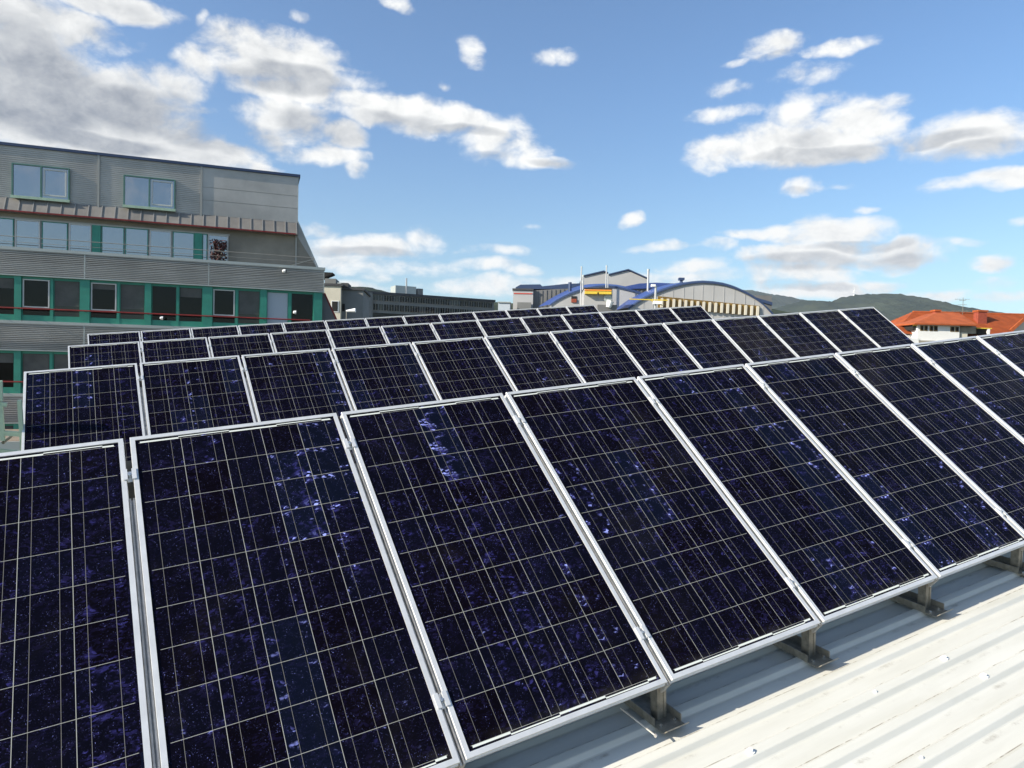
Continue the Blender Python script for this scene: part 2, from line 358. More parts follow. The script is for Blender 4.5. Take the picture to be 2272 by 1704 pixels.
# ------------------------------------------------------------------ the solar panels
MX, CPX = .026, (PW-.052)/5
MYB, MYT = .034, .034
CPY = (PH-MYB-MYT)/10
def pv_mat():
    m = bpy.data.materials.new('polycrystalline_cells'); m.use_nodes = True; t = NT(m.node_tree); b = t.n['Principled BSDF']
    tcn = t.new('ShaderNodeTexCoord').outputs['Object']; x, y, z = t.xyz(tcn)
    rnd = t.new('ShaderNodeObjectInfo').outputs['Random']
    cx = t.m('DIVIDE', t.m('SUBTRACT', x, MX), CPX); cy = t.m('DIVIDE', t.m('SUBTRACT', y, MYB), CPY)
    ix, iy = t.m('FLOOR', cx), t.m('FLOOR', cy); fx, fy = t.m('FRACT', cx), t.m('FRACT', cy)
    # neighbouring wafers were cut from one ingot, so the crystal pattern repeats down a column
    wn = t.new('ShaderNodeTexWhiteNoise', noise_dimensions='3D')
    grp = t.m('FLOOR', t.m('DIVIDE', t.m('ADD', iy, t.m('MULTIPLY', ix, 1.7)), 3.4))
    t.put(wn.inputs['Vector'], t.comb(ix, grp, t.m('MULTIPLY', rnd, 91)))
    hv = wn.outputs['Value']; hc = wn.outputs['Color']
    wn2 = t.new('ShaderNodeTexWhiteNoise', noise_dimensions='3D')
    t.put(wn2.inputs['Vector'], t.comb(ix, iy, t.m('MULTIPLY', rnd, 53)))
    cv = t.comb(fx, fy, 0.0)
    cv = t.v('ADD', cv, t.v('SCALE', hc, 37.0)); cv = t.v('ADD', cv, t.comb(0.0, 0.0, t.m('MULTIPLY', iy, .018)))
    wv = t.v('ADD', cv, t.v('SCALE', t.v('SUBTRACT', t.noise(cv, 5, 2, .5, out=1), (.5, .5, .5)), .22))
    # shard-shaped grains, stretched a different way in each wafer group
    mp = t.new('ShaderNodeMapping'); t.put(mp.inputs['Vector'], wv); t.put(mp.inputs['Rotation'], t.comb(0.0, 0.0, t.m('MULTIPLY', hv, 6.28)))
    mp.inputs['Scale'].default_value = (10, 24, 14)
    vo = t.new('ShaderNodeTexVoronoi'); t.put(vo.inputs['Vector'], mp.outputs[0]); vo.inputs['Scale'].default_value = 1
    r1 = t.xyz(vo.outputs['Color'])
    vb = t.new('ShaderNodeTexVoronoi'); t.put(vb.inputs['Vector'], wv); vb.inputs['Scale'].default_value = 46
    r2 = t.xyz(vb.outputs['Color'])
    clus = t.noise(cv, 2.3, 2, .5)
    thr = t.m('MULTIPLY_ADD', t.m('POWER', hv, 1.3), -.22, .76)
    cm = t.ramp(clus, thr, t.m('ADD', thr, .20))
    shard = t.m('MULTIPLY', t.m('POWER', r1[0], 2.5), cm)
    clus2 = t.ramp(t.noise(t.v('ADD', cv, (11, 5, 3)), 3.4, 2, .5), .53, .68)
    shard = t.m('MAXIMUM', shard, t.m('MULTIPLY', t.m('MULTIPLY', t.m('POWER', r1[2], 4.0), clus2), t.m('MULTIPLY', t.ramp(t.xyz(hc)[1], .25, .95), .62)))
    core = t.m('MULTIPLY', t.ramp(r1[1], .82, 1.0), t.ramp(clus, t.m('ADD', thr, .02), t.m('ADD', thr, .13)))
    faint = t.ramp(r1[2], .55, 1.0); faint2 = t.ramp(r2[1], .6, 1.0)
    patch = t.ramp(t.noise(cv, 4.5, 3, .6), .38, .68)
    tiny = t.m('MULTIPLY', t.m('MULTIPLY', t.m('POWER', r2[0], 13.0), t.ramp(vb.outputs['Distance'], .45, .12)), t.m('MULTIPLY_ADD', patch, .9, .1))
    lift = t.ramp(t.noise(cv, 1.3, 1, .5), .45, .7)
    tint = t.mix(wn2.outputs['Value'], (.0022, .0012, .0026), (.0026, .0026, .0066))
    tint = t.mix(t.m('MULTIPLY', t.m('MULTIPLY', faint, lift), .8), tint, (.011, .009, .036))
    tint = t.mix(t.m('MULTIPLY', t.m('MULTIPLY', faint2, .6), patch), tint, (.010, .008, .030))
    tint = t.mix(t.ramp(hv, .86, .9, 0, .5), tint, (.004, .007, .018))
    c = t.mix(t.m('MULTIPLY', shard, .9), tint, (.055, .050, .24))
    c = t.mix(core, c, (.34, .38, .90)); c = t.mix(t.m('MULTIPLY', tiny, 1.0), c, (.26, .28, .72))
    # silver lines: gaps between the cells and two busbars on each
    gx = t.m('MULTIPLY', t.m('MINIMUM', fx, t.m('SUBTRACT', 1.0, fx)), CPX)
    gy = t.m('MULTIPLY', t.m('MINIMUM', fy, t.m('SUBTRACT', 1.0, fy)), CPY)
    bb = t.m('MULTIPLY', t.m('ABSOLUTE', t.m('SUBTRACT', t.m('ABSOLUTE', t.m('SUBTRACT', fx, .5)), .26)), CPX)
    gapm = t.m('MAXIMUM', t.m('LESS_THAN', gx, .00095), t.m('LESS_THAN', gy, .00078))
    bus = t.m('LESS_THAN', bb, .00065)
    inside = t.m('MULTIPLY', t.m('MULTIPLY', t.m('GREATER_THAN', cx, -.004), t.m('LESS_THAN', cx, 5.004)), t.m('MULTIPLY', t.m('GREATER_THAN', cy, -.02), t.m('LESS_THAN', cy, 10.02)))
    edge = t.m('MAXIMUM', t.m('LESS_THAN', cx, .02), t.m('GREATER_THAN', cx, 4.98))
    gapm = t.m('MULTIPLY', gapm, t.m('SUBTRACT', 1.0, edge))
    c = t.mix(t.m('MULTIPLY', t.m('MULTIPLY', bus, inside), .85), c, (.21, .20, .18))
    c = t.mix(t.m('MULTIPLY', t.m('MULTIPLY', gapm, inside), .95), c, (.36, .355, .32))
    # white collector ribbons in the top and bottom margins
    seg = t.m('LESS_THAN', t.m('FRACT', t.m('ADD', t.m('DIVIDE', cx, 2.5), .12)), .50)
    yt = t.m('SUBTRACT', PH, y)
    lo = t.m('MINIMUM', y, yt)
    rib = t.m('MULTIPLY', t.m('MULTIPLY', t.m('GREATER_THAN', lo, .026), t.m('LESS_THAN', lo, .0335)), t.m('MULTIPLY', t.m('GREATER_THAN', cx, .05), t.m('LESS_THAN', cx, 4.95)))
    rib2 = t.m('MULTIPLY', t.m('MULTIPLY', t.m('GREATER_THAN', lo, .0215), t.m('LESS_THAN', lo, .0265)), t.m('MULTIPLY', t.m('GREATER_THAN', cx, .05), t.m('LESS_THAN', cx, 4.95)))
    c = t.mix(t.m('MULTIPLY', rib, seg), c, (.66, .68, .62))
    c = t.mix(t.m('MULTIPLY', rib2, t.m('SUBTRACT', 1.0, seg)), c, (.66, .68, .62))
    du = t.m('MULTIPLY', t.ramp(y, .075, .012), t.ramp(t.noise(tcn, 9, 4, .6), .35, .75))
    c = t.mix(t.m('MULTIPLY', du, .10), c, (.35, .33, .28))
    t.l.new(c, b.inputs['Base Color'])
    b.inputs['Roughness'].default_value = .5; b.inputs['Specular IOR Level'].default_value = .0
    b.inputs['Coat Weight'].default_value = .28; b.inputs['Coat Roughness'].default_value = .04; b.inputs['Coat IOR'].default_value = 1.32
    return m
M['pv'] = pv_mat()

# panel origin: lower left corner of its lip plane; y runs up the slope
def panel_mtx(r, i):
    bx = XO[r] + i*PP
    return RF @ T(bx, r*ROWP + YB, ZB) @ Matrix.Rotation(TILT, 4, 'X')
LIP = .0175; TH = .036
def frame_bar(mb, L_, along):               # one side of the frame: lip, outer wall with a fine groove, inner flange
    # profile (a = inward from the outer edge, z)
    prof = [(0, 0), (LIP, 0), (LIP, -.004), (.006, -.004), (.006, -TH+.003), (.020, -TH+.003), (.020, -TH), (-.0015, -TH), (-.0015, -TH+.012), (.0010, -TH+.013), (.0010, -.012), (-.0008, -.011), (-.0008, -.001)]
    n = len(prof)
    if along == 'b': a = [(p[0], p[0], p[1]) for p in prof]; b = [(PW-p[0], p[0], p[1]) for p in prof]
    if along == 't': a = [(PW-p[0], PH-p[0], p[1]) for p in prof]; b = [(p[0], PH-p[0], p[1]) for p in prof]
    if along == 'l': a = [(p[0], PH-p[0], p[1]) for p in prof]; b = [(p[0], p[0], p[1]) for p in prof]
    if along == 'r': a = [(PW-p[0], p[0], p[1]) for p in prof]; b = [(PW-p[0], PH-p[0], p[1]) for p in prof]
    mb.add(a+b, [(i, (i+1) % n, (i+1) % n + n, i+n) for i in range(n)])
def make_panel():
    p = empty('solar_panel', Matrix.Identity(4))
    mb = MB()
    for s in 'btlr': frame_bar(mb, 0, s)
    mb.build('frame', M['alu'], p)
    g = MB(); g.box(.0065, PW-.0065, .0065, PH-.0065, -.0085, -.0042); g.build('glazing', M['pv'], p)
    bk = MB(); bk.box(PW/2-.07, PW/2+.07, PH-.22, PH-.10, -.032, -.0090); bk.build('junction_box', M['black'], p)
    return p
ORD = ['first', 'second', 'third', 'fourth', 'fifth', 'sixth', 'seventh', 'eighth', 'ninth', 'tenth', 'eleventh', 'twelfth', 'thirteenth']
ROWN = ['front row', 'second row', 'third row', 'rearmost row']
special = {(0, 0): 'large solar panel cut off by the left picture edge, first in the front row',
           (0, 1): 'large solar panel with bright violet crystal patches, second from left, front row',
           (0, 2): 'large very dark solar panel, third from left in the front row, above the brace rod',
           (0, 3): 'large solar panel with blue crystals near its top, fourth from left, front row',
           (1, 0): 'solar panel beside the ladder, at the left end of the second row',
           (1, 12): 'solar panel at the right end of the second row, before the red roofed house'}
proto = make_panel()
for r in range(4):
    for i in range(13):
        p = proto if (r, i) == (0, 0) else copy_tree(proto)
        p.matrix_world = panel_mtx(r, i)
        lab = special.get((r, i))
        if not lab:
            nm = ROWN[r]
            if i == 12: lab = 'dark blue solar panel at the right end of the ' + nm
            else: lab = 'dark blue solar panel, %s from the left, %s' % (ORD[i], nm)
        tag(p, lab, 'solar panel', 'tilted solar panels in four rows')

# mounting rails in the gaps, clamps on them
def make_rail(mid=True):
    p = empty('mounting_rail', Matrix.Identity(4))
    mb = MB(); z0, z1 = -.082, -.016; hw = .0095
    prof = [(-hw, z0), (hw, z0), (hw, z1), (.003, z1), (.003, z1-.014), (-.003, z1-.014), (-.003, z1), (-hw, z1)]
    n = len(prof); a = [(x, -.008, z) for x, z in prof]; b = [(x, PH-.30, z) for x, z in prof]
    mb.add(a+b, [tuple(range(n-1, -1, -1)), tuple(range(n, 2*n))] + [(i, i+n, (i+1) % n + n, (i+1) % n) for i in range(n)])
    mb.build('rail', M['rail'], p)
    mb = MB(); mb.box(-.02, .02, 0, PH-.05, -.125, -.084); mb.build('carrier', M['steel_dark'], p)
    for yy in (.205, PH-.195):
        c = MB(); hw2 = .0235
        c.box(-hw2, -.0105, yy-.026, yy+.026, .0015, .0050); c.box(.0105, hw2, yy-.026, yy+.026, .0015, .0050)
        c.box(-.0105, -.0075, yy-.026, yy+.026, -.016, .0050); c.box(.0075, .0105, yy-.026, yy+.026, -.016, .0050)
        c.box(-.0075, .0075, yy-.026, yy+.026, -.016, -.013)
        co = c.build('clamp', M['alu'], p)
        b_ = MB(); b_.tube((0, yy, -.013), (0, yy, .004), .0068, 12); b_.tube((0, yy, .004), (0, yy, .0065), .0045, 12)
        b_.build('bolt', M['bolt'], co)
    return p
def rail_mtx(r, g): return RF @ T(XO[r] + g*PP - PG/2, r*ROWP + YB, ZB) @ Matrix.Rotation(TILT, 4, 'X')
def make_end_clip(): pass
pr = make_rail()
for r in range(4):
    for g in range(1, 13):
        p = pr if (r, g) == (0, 1) else copy_tree(pr)
        p.matrix_world = rail_mtx(r, g)
        tag(p, 'aluminium clamping rail between the %s and %s panels of the %s' % (ORD[g-1], ORD[g], ROWN[r]), 'mounting rail', 'clamping rails between the solar panels')

# stands: base channel, front and rear post
def make_stand():
    p = empty('support_stand', Matrix.Identity(4))   # origin under the lower panel edge, on the roof valley level
    zt = .0173
    mb = MB(); w2 = .055
    mb.box(-w2, w2, -.022, 1.33, zt, zt+.004); mb.box(-w2, -w2+.004, .03, 1.33, zt+.004, zt+.034); mb.box(w2-.004, w2, .0, 1.33, zt+.004, zt+.034)
    # the front end is bent up
    mb.add([(-w2, -.022, zt), (w2, -.022, zt), (w2, -.046, zt+.022), (-w2, -.046, zt+.022), (-w2, -.022, zt+.004), (w2, -.022, zt+.004), (w2, -.044, zt+.026), (-w2, -.044, zt+.026)],
           [(0, 1, 2, 3), (4, 7, 6, 5), (3, 2, 6, 7), (0, 3, 7, 4), (1, 5, 6, 2), (0, 4, 5, 1)])
    bc = mb.build('base_channel', M['steel'], p)
    b_ = MB()
    for xx, yy in ((-.035, .015), (.035, .015), (.035, .12), (-.035, .12)): b_.tube((xx, yy, zt+.004), (xx, yy, zt+.012), .007, 6)
    b_.build('bolt', M['bolt'], bc)
    hfront = .207 + (.10)*math.tan(TILT) - .125/math.cos(TILT)
    mb = MB()
    def post(mb, y, h):
        z0 = zt+.004
        mb.box(-.022, .022, y-.003, y, z0, z0+h); mb.box(-.022, -.019, y, y+.035, z0, z0+h); mb.box(.019, .022, y, y+.035, z0, z0+h)
        mb.box(-.022, -.010, y-.006, y-.0031, z0, z0+h); mb.box(.010, .022, y-.006, y-.0031, z0, z0+h)
        mb.box(-.035, .035, y-.02, y+.05, z0, z0+.004) if False else None
    post(mb, .055, .172); mb.build('front_post', M['steel'], p)
    mb = MB(); post(mb, 1.16, .937); mb.build('rear_post', M['steel'], p)
    return p
ps = make_stand()
for r in range(4):
    for g in range(14):
        p = ps if (r, g) == (0, 0) else copy_tree(ps)
        x = XO[r] + g*PP - PG/2 + (.03 if g == 0 else 0)
        p.matrix_world = RF @ T(x, r*ROWP + YB, RZ)
        if g == 0: w_ = 'under the left end of the %s' % ROWN[r]
        elif g == 13: w_ = 'under the right end of the %s' % ROWN[r]
        else: w_ = 'below the %s and %s panels in the %s' % (ORD[g-1], ORD[g], ROWN[r])
        tag(p, 'weathered steel stand ' + w_, 'support stand', 'steel stands under the solar panels')
# thin brace rod near the third joint
a = roofhit(1377, 1571, RZ+.10); b = roofhit(1453, 1631, RZ+.06)
mb = MB(); mb.tube((a.x, a.y, a.z), (b.x, b.y, b.z), .0035, 8); mb.tube((b.x, b.y, b.z), (b.x+.004, b.y-.004, b.z-.004), .007, 8)
o = mb.build('brace_rod', M['rail']); o.matrix_world = RF
tag(o, 'thin diagonal metal rod with a round end beside the nearest front post', 'brace rod')

# ladder at the left edge of the roof
def roofpt(x, y, z): return RF @ Vector((x, y, z))
lad = empty('access_ladder', RF @ T(-.9, 4.0, RZ), 'pale green metal ladder frame at the left edge of the roof', 'ladder')
def lp(u, v, y):                             # pixel -> ladder frame, on the plane y = const of the roof frame
    r = ray(u, v); o_ = Vector((0, 0, CH)) - O
    c = Vector((o_.dot(ex), o_.dot(ey), o_.dot(ez))); d = Vector((r.dot(ex), r.dot(ey), r.dot(ez)))
    q = c + d*((y-c.y)/d.y); return Vector((q.x+.9, q.y-4.0, q.z-RZ))
def stile(pts, r_=.022):
    mb = MB()
    for p, q in zip(pts, pts[1:]): mb.bar(p, q, .05, .028)
    mb.build('stile', M['greenlt'], lad)
A = lambda x, y: (x/9.217, 820 + y/9.217)
stile([lp(*A(0, 230), 3.4), lp(*A(10, 640), 3.4)]); stile([lp(*A(10, 720), 3.4), lp(*A(60, 1450), 3.4)])
stile([lp(*A(400, 625), 3.4), lp(*A(465, 1640), 3.4)]); stile([lp(*A(-160, 520), 3.4), lp(*A(-60, 1700), 3.4)])
mb = MB(); mb.bar(lp(*A(-20, 1290), 3.4), lp(*A(430, 1320), 3.4), .04, .035); mb.build('rung', M['greenlt'], lad)
mb = MB(); mb.bar(lp(*A(-20, 695), 3.4), lp(*A(140, 720), 3.4), .035, .03); mb.build('rung', M['greenlt'], lad)
mb = MB(); mb.tube(lp(*A(60, 1500), 3.4), lp(*A(250, 1340), 3.5), .012, 8); mb.build('strut', M['steel'], lad)
mb = MB(); mb.bar(lp(*A(0, 1660), 3.4), lp(*A(620, 1720), 3.4), .04, .03); mb.build('rung', M['greenlt'], lad)

# ------------------------------------------------------------------ setting: ground
mb = MB(); mb.quad((-12000, -3000, 0), (12000, -3000, 0), (12000, 14000, 0), (-12000, 14000, 0))
tag(mb.build('ground', M['ground'], recalc=False), kind='structure')

# ------------------------------------------------------------------ facade frames
class Fac:
    def __init__(s, name, az, u, v, Yd, label, cat='building', zbase=0.0, group=None):
        p = at(u, v, Yd); s.az = R(az); s.dx = Vector((math.sin(s.az), math.cos(s.az), 0)); s.dy = Vector((-math.cos(s.az), math.sin(s.az), 0))
        s.o = Vector((p.x, p.y, zbase))
        s.m = Matrix(((s.dx.x, s.dy.x, 0, s.o.x), (s.dx.y, s.dy.y, 0, s.o.y), (0, 0, 1, s.o.z), (0, 0, 0, 1)))
        s.e = empty(name, s.m, label, cat, group)
    def px(s, u, v, y=0.0):                   # pixel -> (along, up) on the plane y of this facade
        r = ray(u, v); o_ = Vector((0, 0, CH)) - s.o
        t = (y - o_.dot(s.dy))/r.dot(s.dy); q = o_ + r*t
        return q.dot(s.dx), q.z
    def pxx(s, u, v, x=0.0):                  # pixel -> (y, up) on the side plane x
        r = ray(u, v); o_ = Vector((0, 0, CH)) - s.o
        t = (x - o_.dot(s.dx))/r.dot(s.dx); q = o_ + r*t
        return q.dot(s.dy), q.z
    def part(s, mb, name, m, parent=None, **k): return mb.build(name, m, parent or s.e, **k)

# ------------------------------------------------------------------ left office building
A1 = lambda x, y: (x/2.9105, 300 + y/2.9105)
A2 = lambda x, y: (x/2.9105, 560 + y/2.9105)
lb = Fac('office_building', 69.96, 719.8, 594.8, 38.6, 'grey metal clad office building with green framed window bands on the left')
f = lb.px
XL = -34.0
zt_ = f(360, 570)[1]; zp1 = f(*A1(0, 905))[1]*.5 + f(*A1(2090, 1012))[1]*.5; zp0 = (f(*A1(0, 712))[1] + f(*A1(2095, 858))[1])/2
zs1 = (f(*A2(0, 440))[1] + f(*A2(1200, 475))[1])/2; zs0 = (f(*A2(0, 635))[1] + f(*A2(490, 640))[1])/2
zr1 = f(*A2(0, 905))[1]
FLOOR = zp0 - zs1
# body
BACK = 1.5
SL = .46                                    # slant of the end wall: metres outwards per metre down
zroof = (f(0, 315.5, BACK)[1] + f(664.8, 391, BACK)[1])/2
zeave = f(660, 491, BACK)[1]; xe = f(660, 480, BACK)[0]
def xend(z, y=0): return xe if z > zeave else xe + (zeave - z)*SL
# main volume lower (plane y=.0..16)
ea_, eb_ = f(718, 648, .3), f(744, 705, .3); kk_ = (eb_[0]-ea_[0])/(ea_[1]-eb_[1])
def xlow(z): return ea_[0] + (ea_[1]-z)*kk_
mb = MB(); mb.prism([(XL, 0), (xlow(0), 0), (xlow(zp1), zp1), (-.06, zp1), (-.06, zp0-.2), (XL, zp0-.2)], .30, 15); lb.part(mb, 'wall', M['greywall'])
mb = MB(); mb.prism([(XL, zp0), (xend(zp0)-.05, zp0), (xe, zeave), (xe, zroof), (XL, zroof)], BACK, 15)
lb.part(mb, 'upper_wall', M['clad_flat'])
# attic cladding with fine ribs on the left two bays, smooth panels on the right bay
xs1 = f(*A1(637, 330), BACK)[0]; xs2 = f(*A1(1300, 380), BACK)[0]
zc0 = (f(*A1(0, 415), BACK)[1] + f(*A1(1920, 555), BACK)[1])/2
mb = MB(); mb.ribs(XL, xs1, zc0, zroof-.1, BACK-.002, .10, .022); mb.ribs(xs1, xs2, zc0, zroof-.1, BACK-.002, .10, .022)
lb.part(mb, 'ribbed_cladding', M['clad'], recalc=False)
mb = MB()
zz = [zc0, zc0 + (zroof-zc0)*.30, zc0 + (zroof-zc0)*.56, zroof-.1]
for i in range(3): mb.box(xs2+.05, xe, BACK-.02, BACK-.001, zz[i]+.015, zz[i+1]-.015)
lb.part(mb, 'smooth_cladding', M['clad'])
for xx in (xs1, xs2):
    mb = MB(); mb.box(xx-.05, xx+.05, BACK-.07, BACK-.021, zc0-.7, zroof-.05); lb.part(mb, 'downpipe', M['ribm'])
mb = MB(); mb.box(XL, xe+.12, BACK-.10, 15.1, zroof-.1+.002, zroof+.04); lb.part(mb, 'roof_edge', M['dkblue'])
mb = MB(); mb.box(xe-.005, xe+.03, BACK-.03, BACK+.3, zeave, zroof-.1); lb.part(mb, 'corner_trim', M['trim'])
# skirt of ribbed sheet below the attic
zk = (f(*A1(0, 485), BACK-.42)[1] + f(*A1(1885, 635), BACK-.42)[1])/2
KO = .42
mb = MB(); mb.prismx([(BACK-.022, zc0), (BACK-KO, zk), (BACK-KO, zk-.03), (BACK-.022, zk-.03)], XL, xe+.02); lb.part(mb, 'canopy', M['skirt'])
kr = []
nb = 40; sp = (f(*A1(1822, 590), BACK-.35)[0] - f(*A1(1210, 540), BACK-.35)[0])/8
x = xe-.05; k = 0
while x > XL and k < 45:
    mb = MB(); mb.bar((x, BACK-.03, zc0+.03), (x, BACK-KO-.01, zk+.04), .022, .04, up=(1, 0, 0)); lb.part(mb, 'canopy_rib', M['ribm']); x -= sp; k += 1
mb = MB(); mb.bar((XL, BACK-KO-.04, zk), (xe-.1, BACK-KO-.04, zk), .07); lb.part(mb, 'red_gutter', M['red'])
# wall strip under canopy + right blank wall (terrace level)
zb2t = (f(*A1(0, 532), BACK)[1] + f(*A1(1475, 645), BACK)[1])/2
xb2r = f(*A1(1478, 720), BACK)[0]
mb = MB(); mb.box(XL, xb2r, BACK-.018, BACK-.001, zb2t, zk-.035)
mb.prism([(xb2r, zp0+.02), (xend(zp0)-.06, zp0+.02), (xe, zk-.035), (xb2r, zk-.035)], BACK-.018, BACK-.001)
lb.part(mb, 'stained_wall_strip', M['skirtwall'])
mb = MB(); mb.box(XL, xb2r+.04, BACK-.06, BACK-.019, zb2t-.03, zb2t+.05); lb.part(mb, 'lintel', M['ribm'])
xd = f(*A1(1912, 700), BACK)[0]
mb = MB(); mb.box(xd-.04, xd+.04, BACK-.08, BACK-.02, zp0, zk); lb.part(mb, 'downpipe', M['ribm'])
# recessed band of the upper windows
def window(x0, x1, z0, z1, y, fm, gm, fw=.07, split=None, fd=.06):
    mb = MB()
    mb.box(x0, x1, y-fd, y, z0, z0+fw); mb.box(x0, x1, y-fd, y, z1-fw, z1)
    mb.box(x0, x0+fw, y-fd, y, z0+fw, z1-fw); mb.box(x1-fw, x1, y-fd, y, z0+fw, z1-fw)
    if split is not None: mb.box(split-fw*.6, split+fw*.6, y-fd, y, z0+fw, z1-fw)
    w_ = lb.part(mb, 'window', fm)
    g = MB(); g.box(x0+fw*.5, x1-fw*.5, y-fd*.45, y-fd*.3, z0+fw*.5, z1-fw*.5)
    g.build('pane', gm, w_)
    return w_
zb2b = zp0 - .25
cuts = [-590, -510, -420, -335, -250, -165, -80, 5, 95, 268, 443, 593]
mids = 650
def xs_(x, v=650): return f(*A1(x, v), BACK)[0]
b2 = [(-470,-300,0),(-295,-130,0),(-128,-80,9),(-78,90,0),(100,262,1),(272,438,0),(447,592,1),(597,652,9),(657,802,0),(810,957,0),(967,1107,1),(1117,1254,0),(1256,1306,9),(1308,1338,0),(1344,1474,1)]
for x0, x1, t_ in b2:
    v = 620 + x0*.07
    X0, X1 = xs_(x0, v), xs_(x1, v)
    if t_ == 9:
        mb = MB(); mb.box(X0, X1, BACK-.10, BACK-.001, zb2b, zb2t-.031); lb.part(mb, 'green_panel', M['green'])
    else:
        window(X0, X1, zb2b, zb2t-.035, BACK-.001 if t_ == 0 else BACK-.02, M['green'] if t_ == 0 else M['whitef'], M['glass_sky'], .035 if t_ == 0 else .06)
# attic windows
for q in (((80, 182), (455, 218), (80, 402), (450, 430), 270), ((800, 257), (1135, 293), (800, 462), (1132, 490), 967)):
    x0 = (f(*A1(*q[0]), BACK)[0] + f(*A1(*q[2]), BACK)[0])/2; x1 = (f(*A1(*q[1]), BACK)[0] + f(*A1(*q[3]), BACK)[0])/2
    z1 = (f(*A1(*q[0]), BACK)[1] + f(*A1(*q[1]), BACK)[1])/2; z0 = (f(*A1(*q[2]), BACK)[1] + f(*A1(*q[3]), BACK)[1])/2
    xm = f(*A1(q[4], (q[0][1]+q[3][1])/2), BACK)[0]
    w_ = window(x0, x1, z0, z1, BACK-.03, M['greengrey'], M['glass_sky'], .06, xm, .12)
    mb = MB(); xw0, xw1 = xm+.09, x1-.13; zw0, zw1 = z0+.20, z1-.13; yy = BACK-.12
    mb.box(xw0, xw1, yy, yy+.05, zw0, zw0+.07); mb.box(xw0, xw1, yy, yy+.05, zw1-.07, zw1); mb.box(xw0, xw0+.07, yy, yy+.05, zw0+.07, zw1-.07); mb.box(xw1-.07, xw1, yy, yy+.05, zw0+.07, zw1-.07)
    mb.build('sash', M['whitef'], w_)
    mb = MB(); mb.box(x0-.03, x1+.03, BACK-.22, BACK-.151, z0-.06, z0+.07); mb.build('sill', M['greenlt'], w_)
# terrace floor, parapet strips (ribbed), trims
mb = MB(); mb.box(XL, xend(zp0)-.1, .2, BACK-.03, zp0-.5, zp0-.30); lb.part(mb, 'terrace_floor', M['concrete'])
def strip(zlo, zhi, x1, name='ribbed_strip'):
    mb = MB(); mb.ribs(XL, x1, zlo+.06, zhi-.14, -.005, .092, .04); o_ = lb.part(mb, name, M['clad'], recalc=False)
    mb = MB(); mb.box(XL, x1-.01, -.005, .29, zlo+.05, zhi-.03); lb.part(mb, 'strip_core', M['clad_flat'])
    mb = MB(); mb.box(XL, x1+.04, -.07, .25, zhi-.14, zhi); lb.part(mb, 'coping', M['trim'])
    mb = MB(); mb.box(XL, x1+.02, -.05, .2, zlo, zlo+.058); lb.part(mb, 'drip_trim', M['trim'])
    for xv in (f(*A1(548, 840))[0], f(*A1(1348, 880))[0]):
        mb = MB(); mb.box(xv-.03, xv+.03, -.045, -.031, zlo+.06, zhi-.14); lb.part(mb, 'seam_strip', M['trim'])
    mb = MB(); mb.box(x1-.04, x1, -.05, .25, zlo+.06, zhi-.142); lb.part(mb, 'corner_trim', M['trim'])
strip(zp1, zp0, 0.0)
strip(zs0, zs1, 0.75)
strip(zs0-FLOOR, zs1-FLOOR, 1.9)
strip(zs0-2*FLOOR, zs1-2*FLOOR, 3.0)
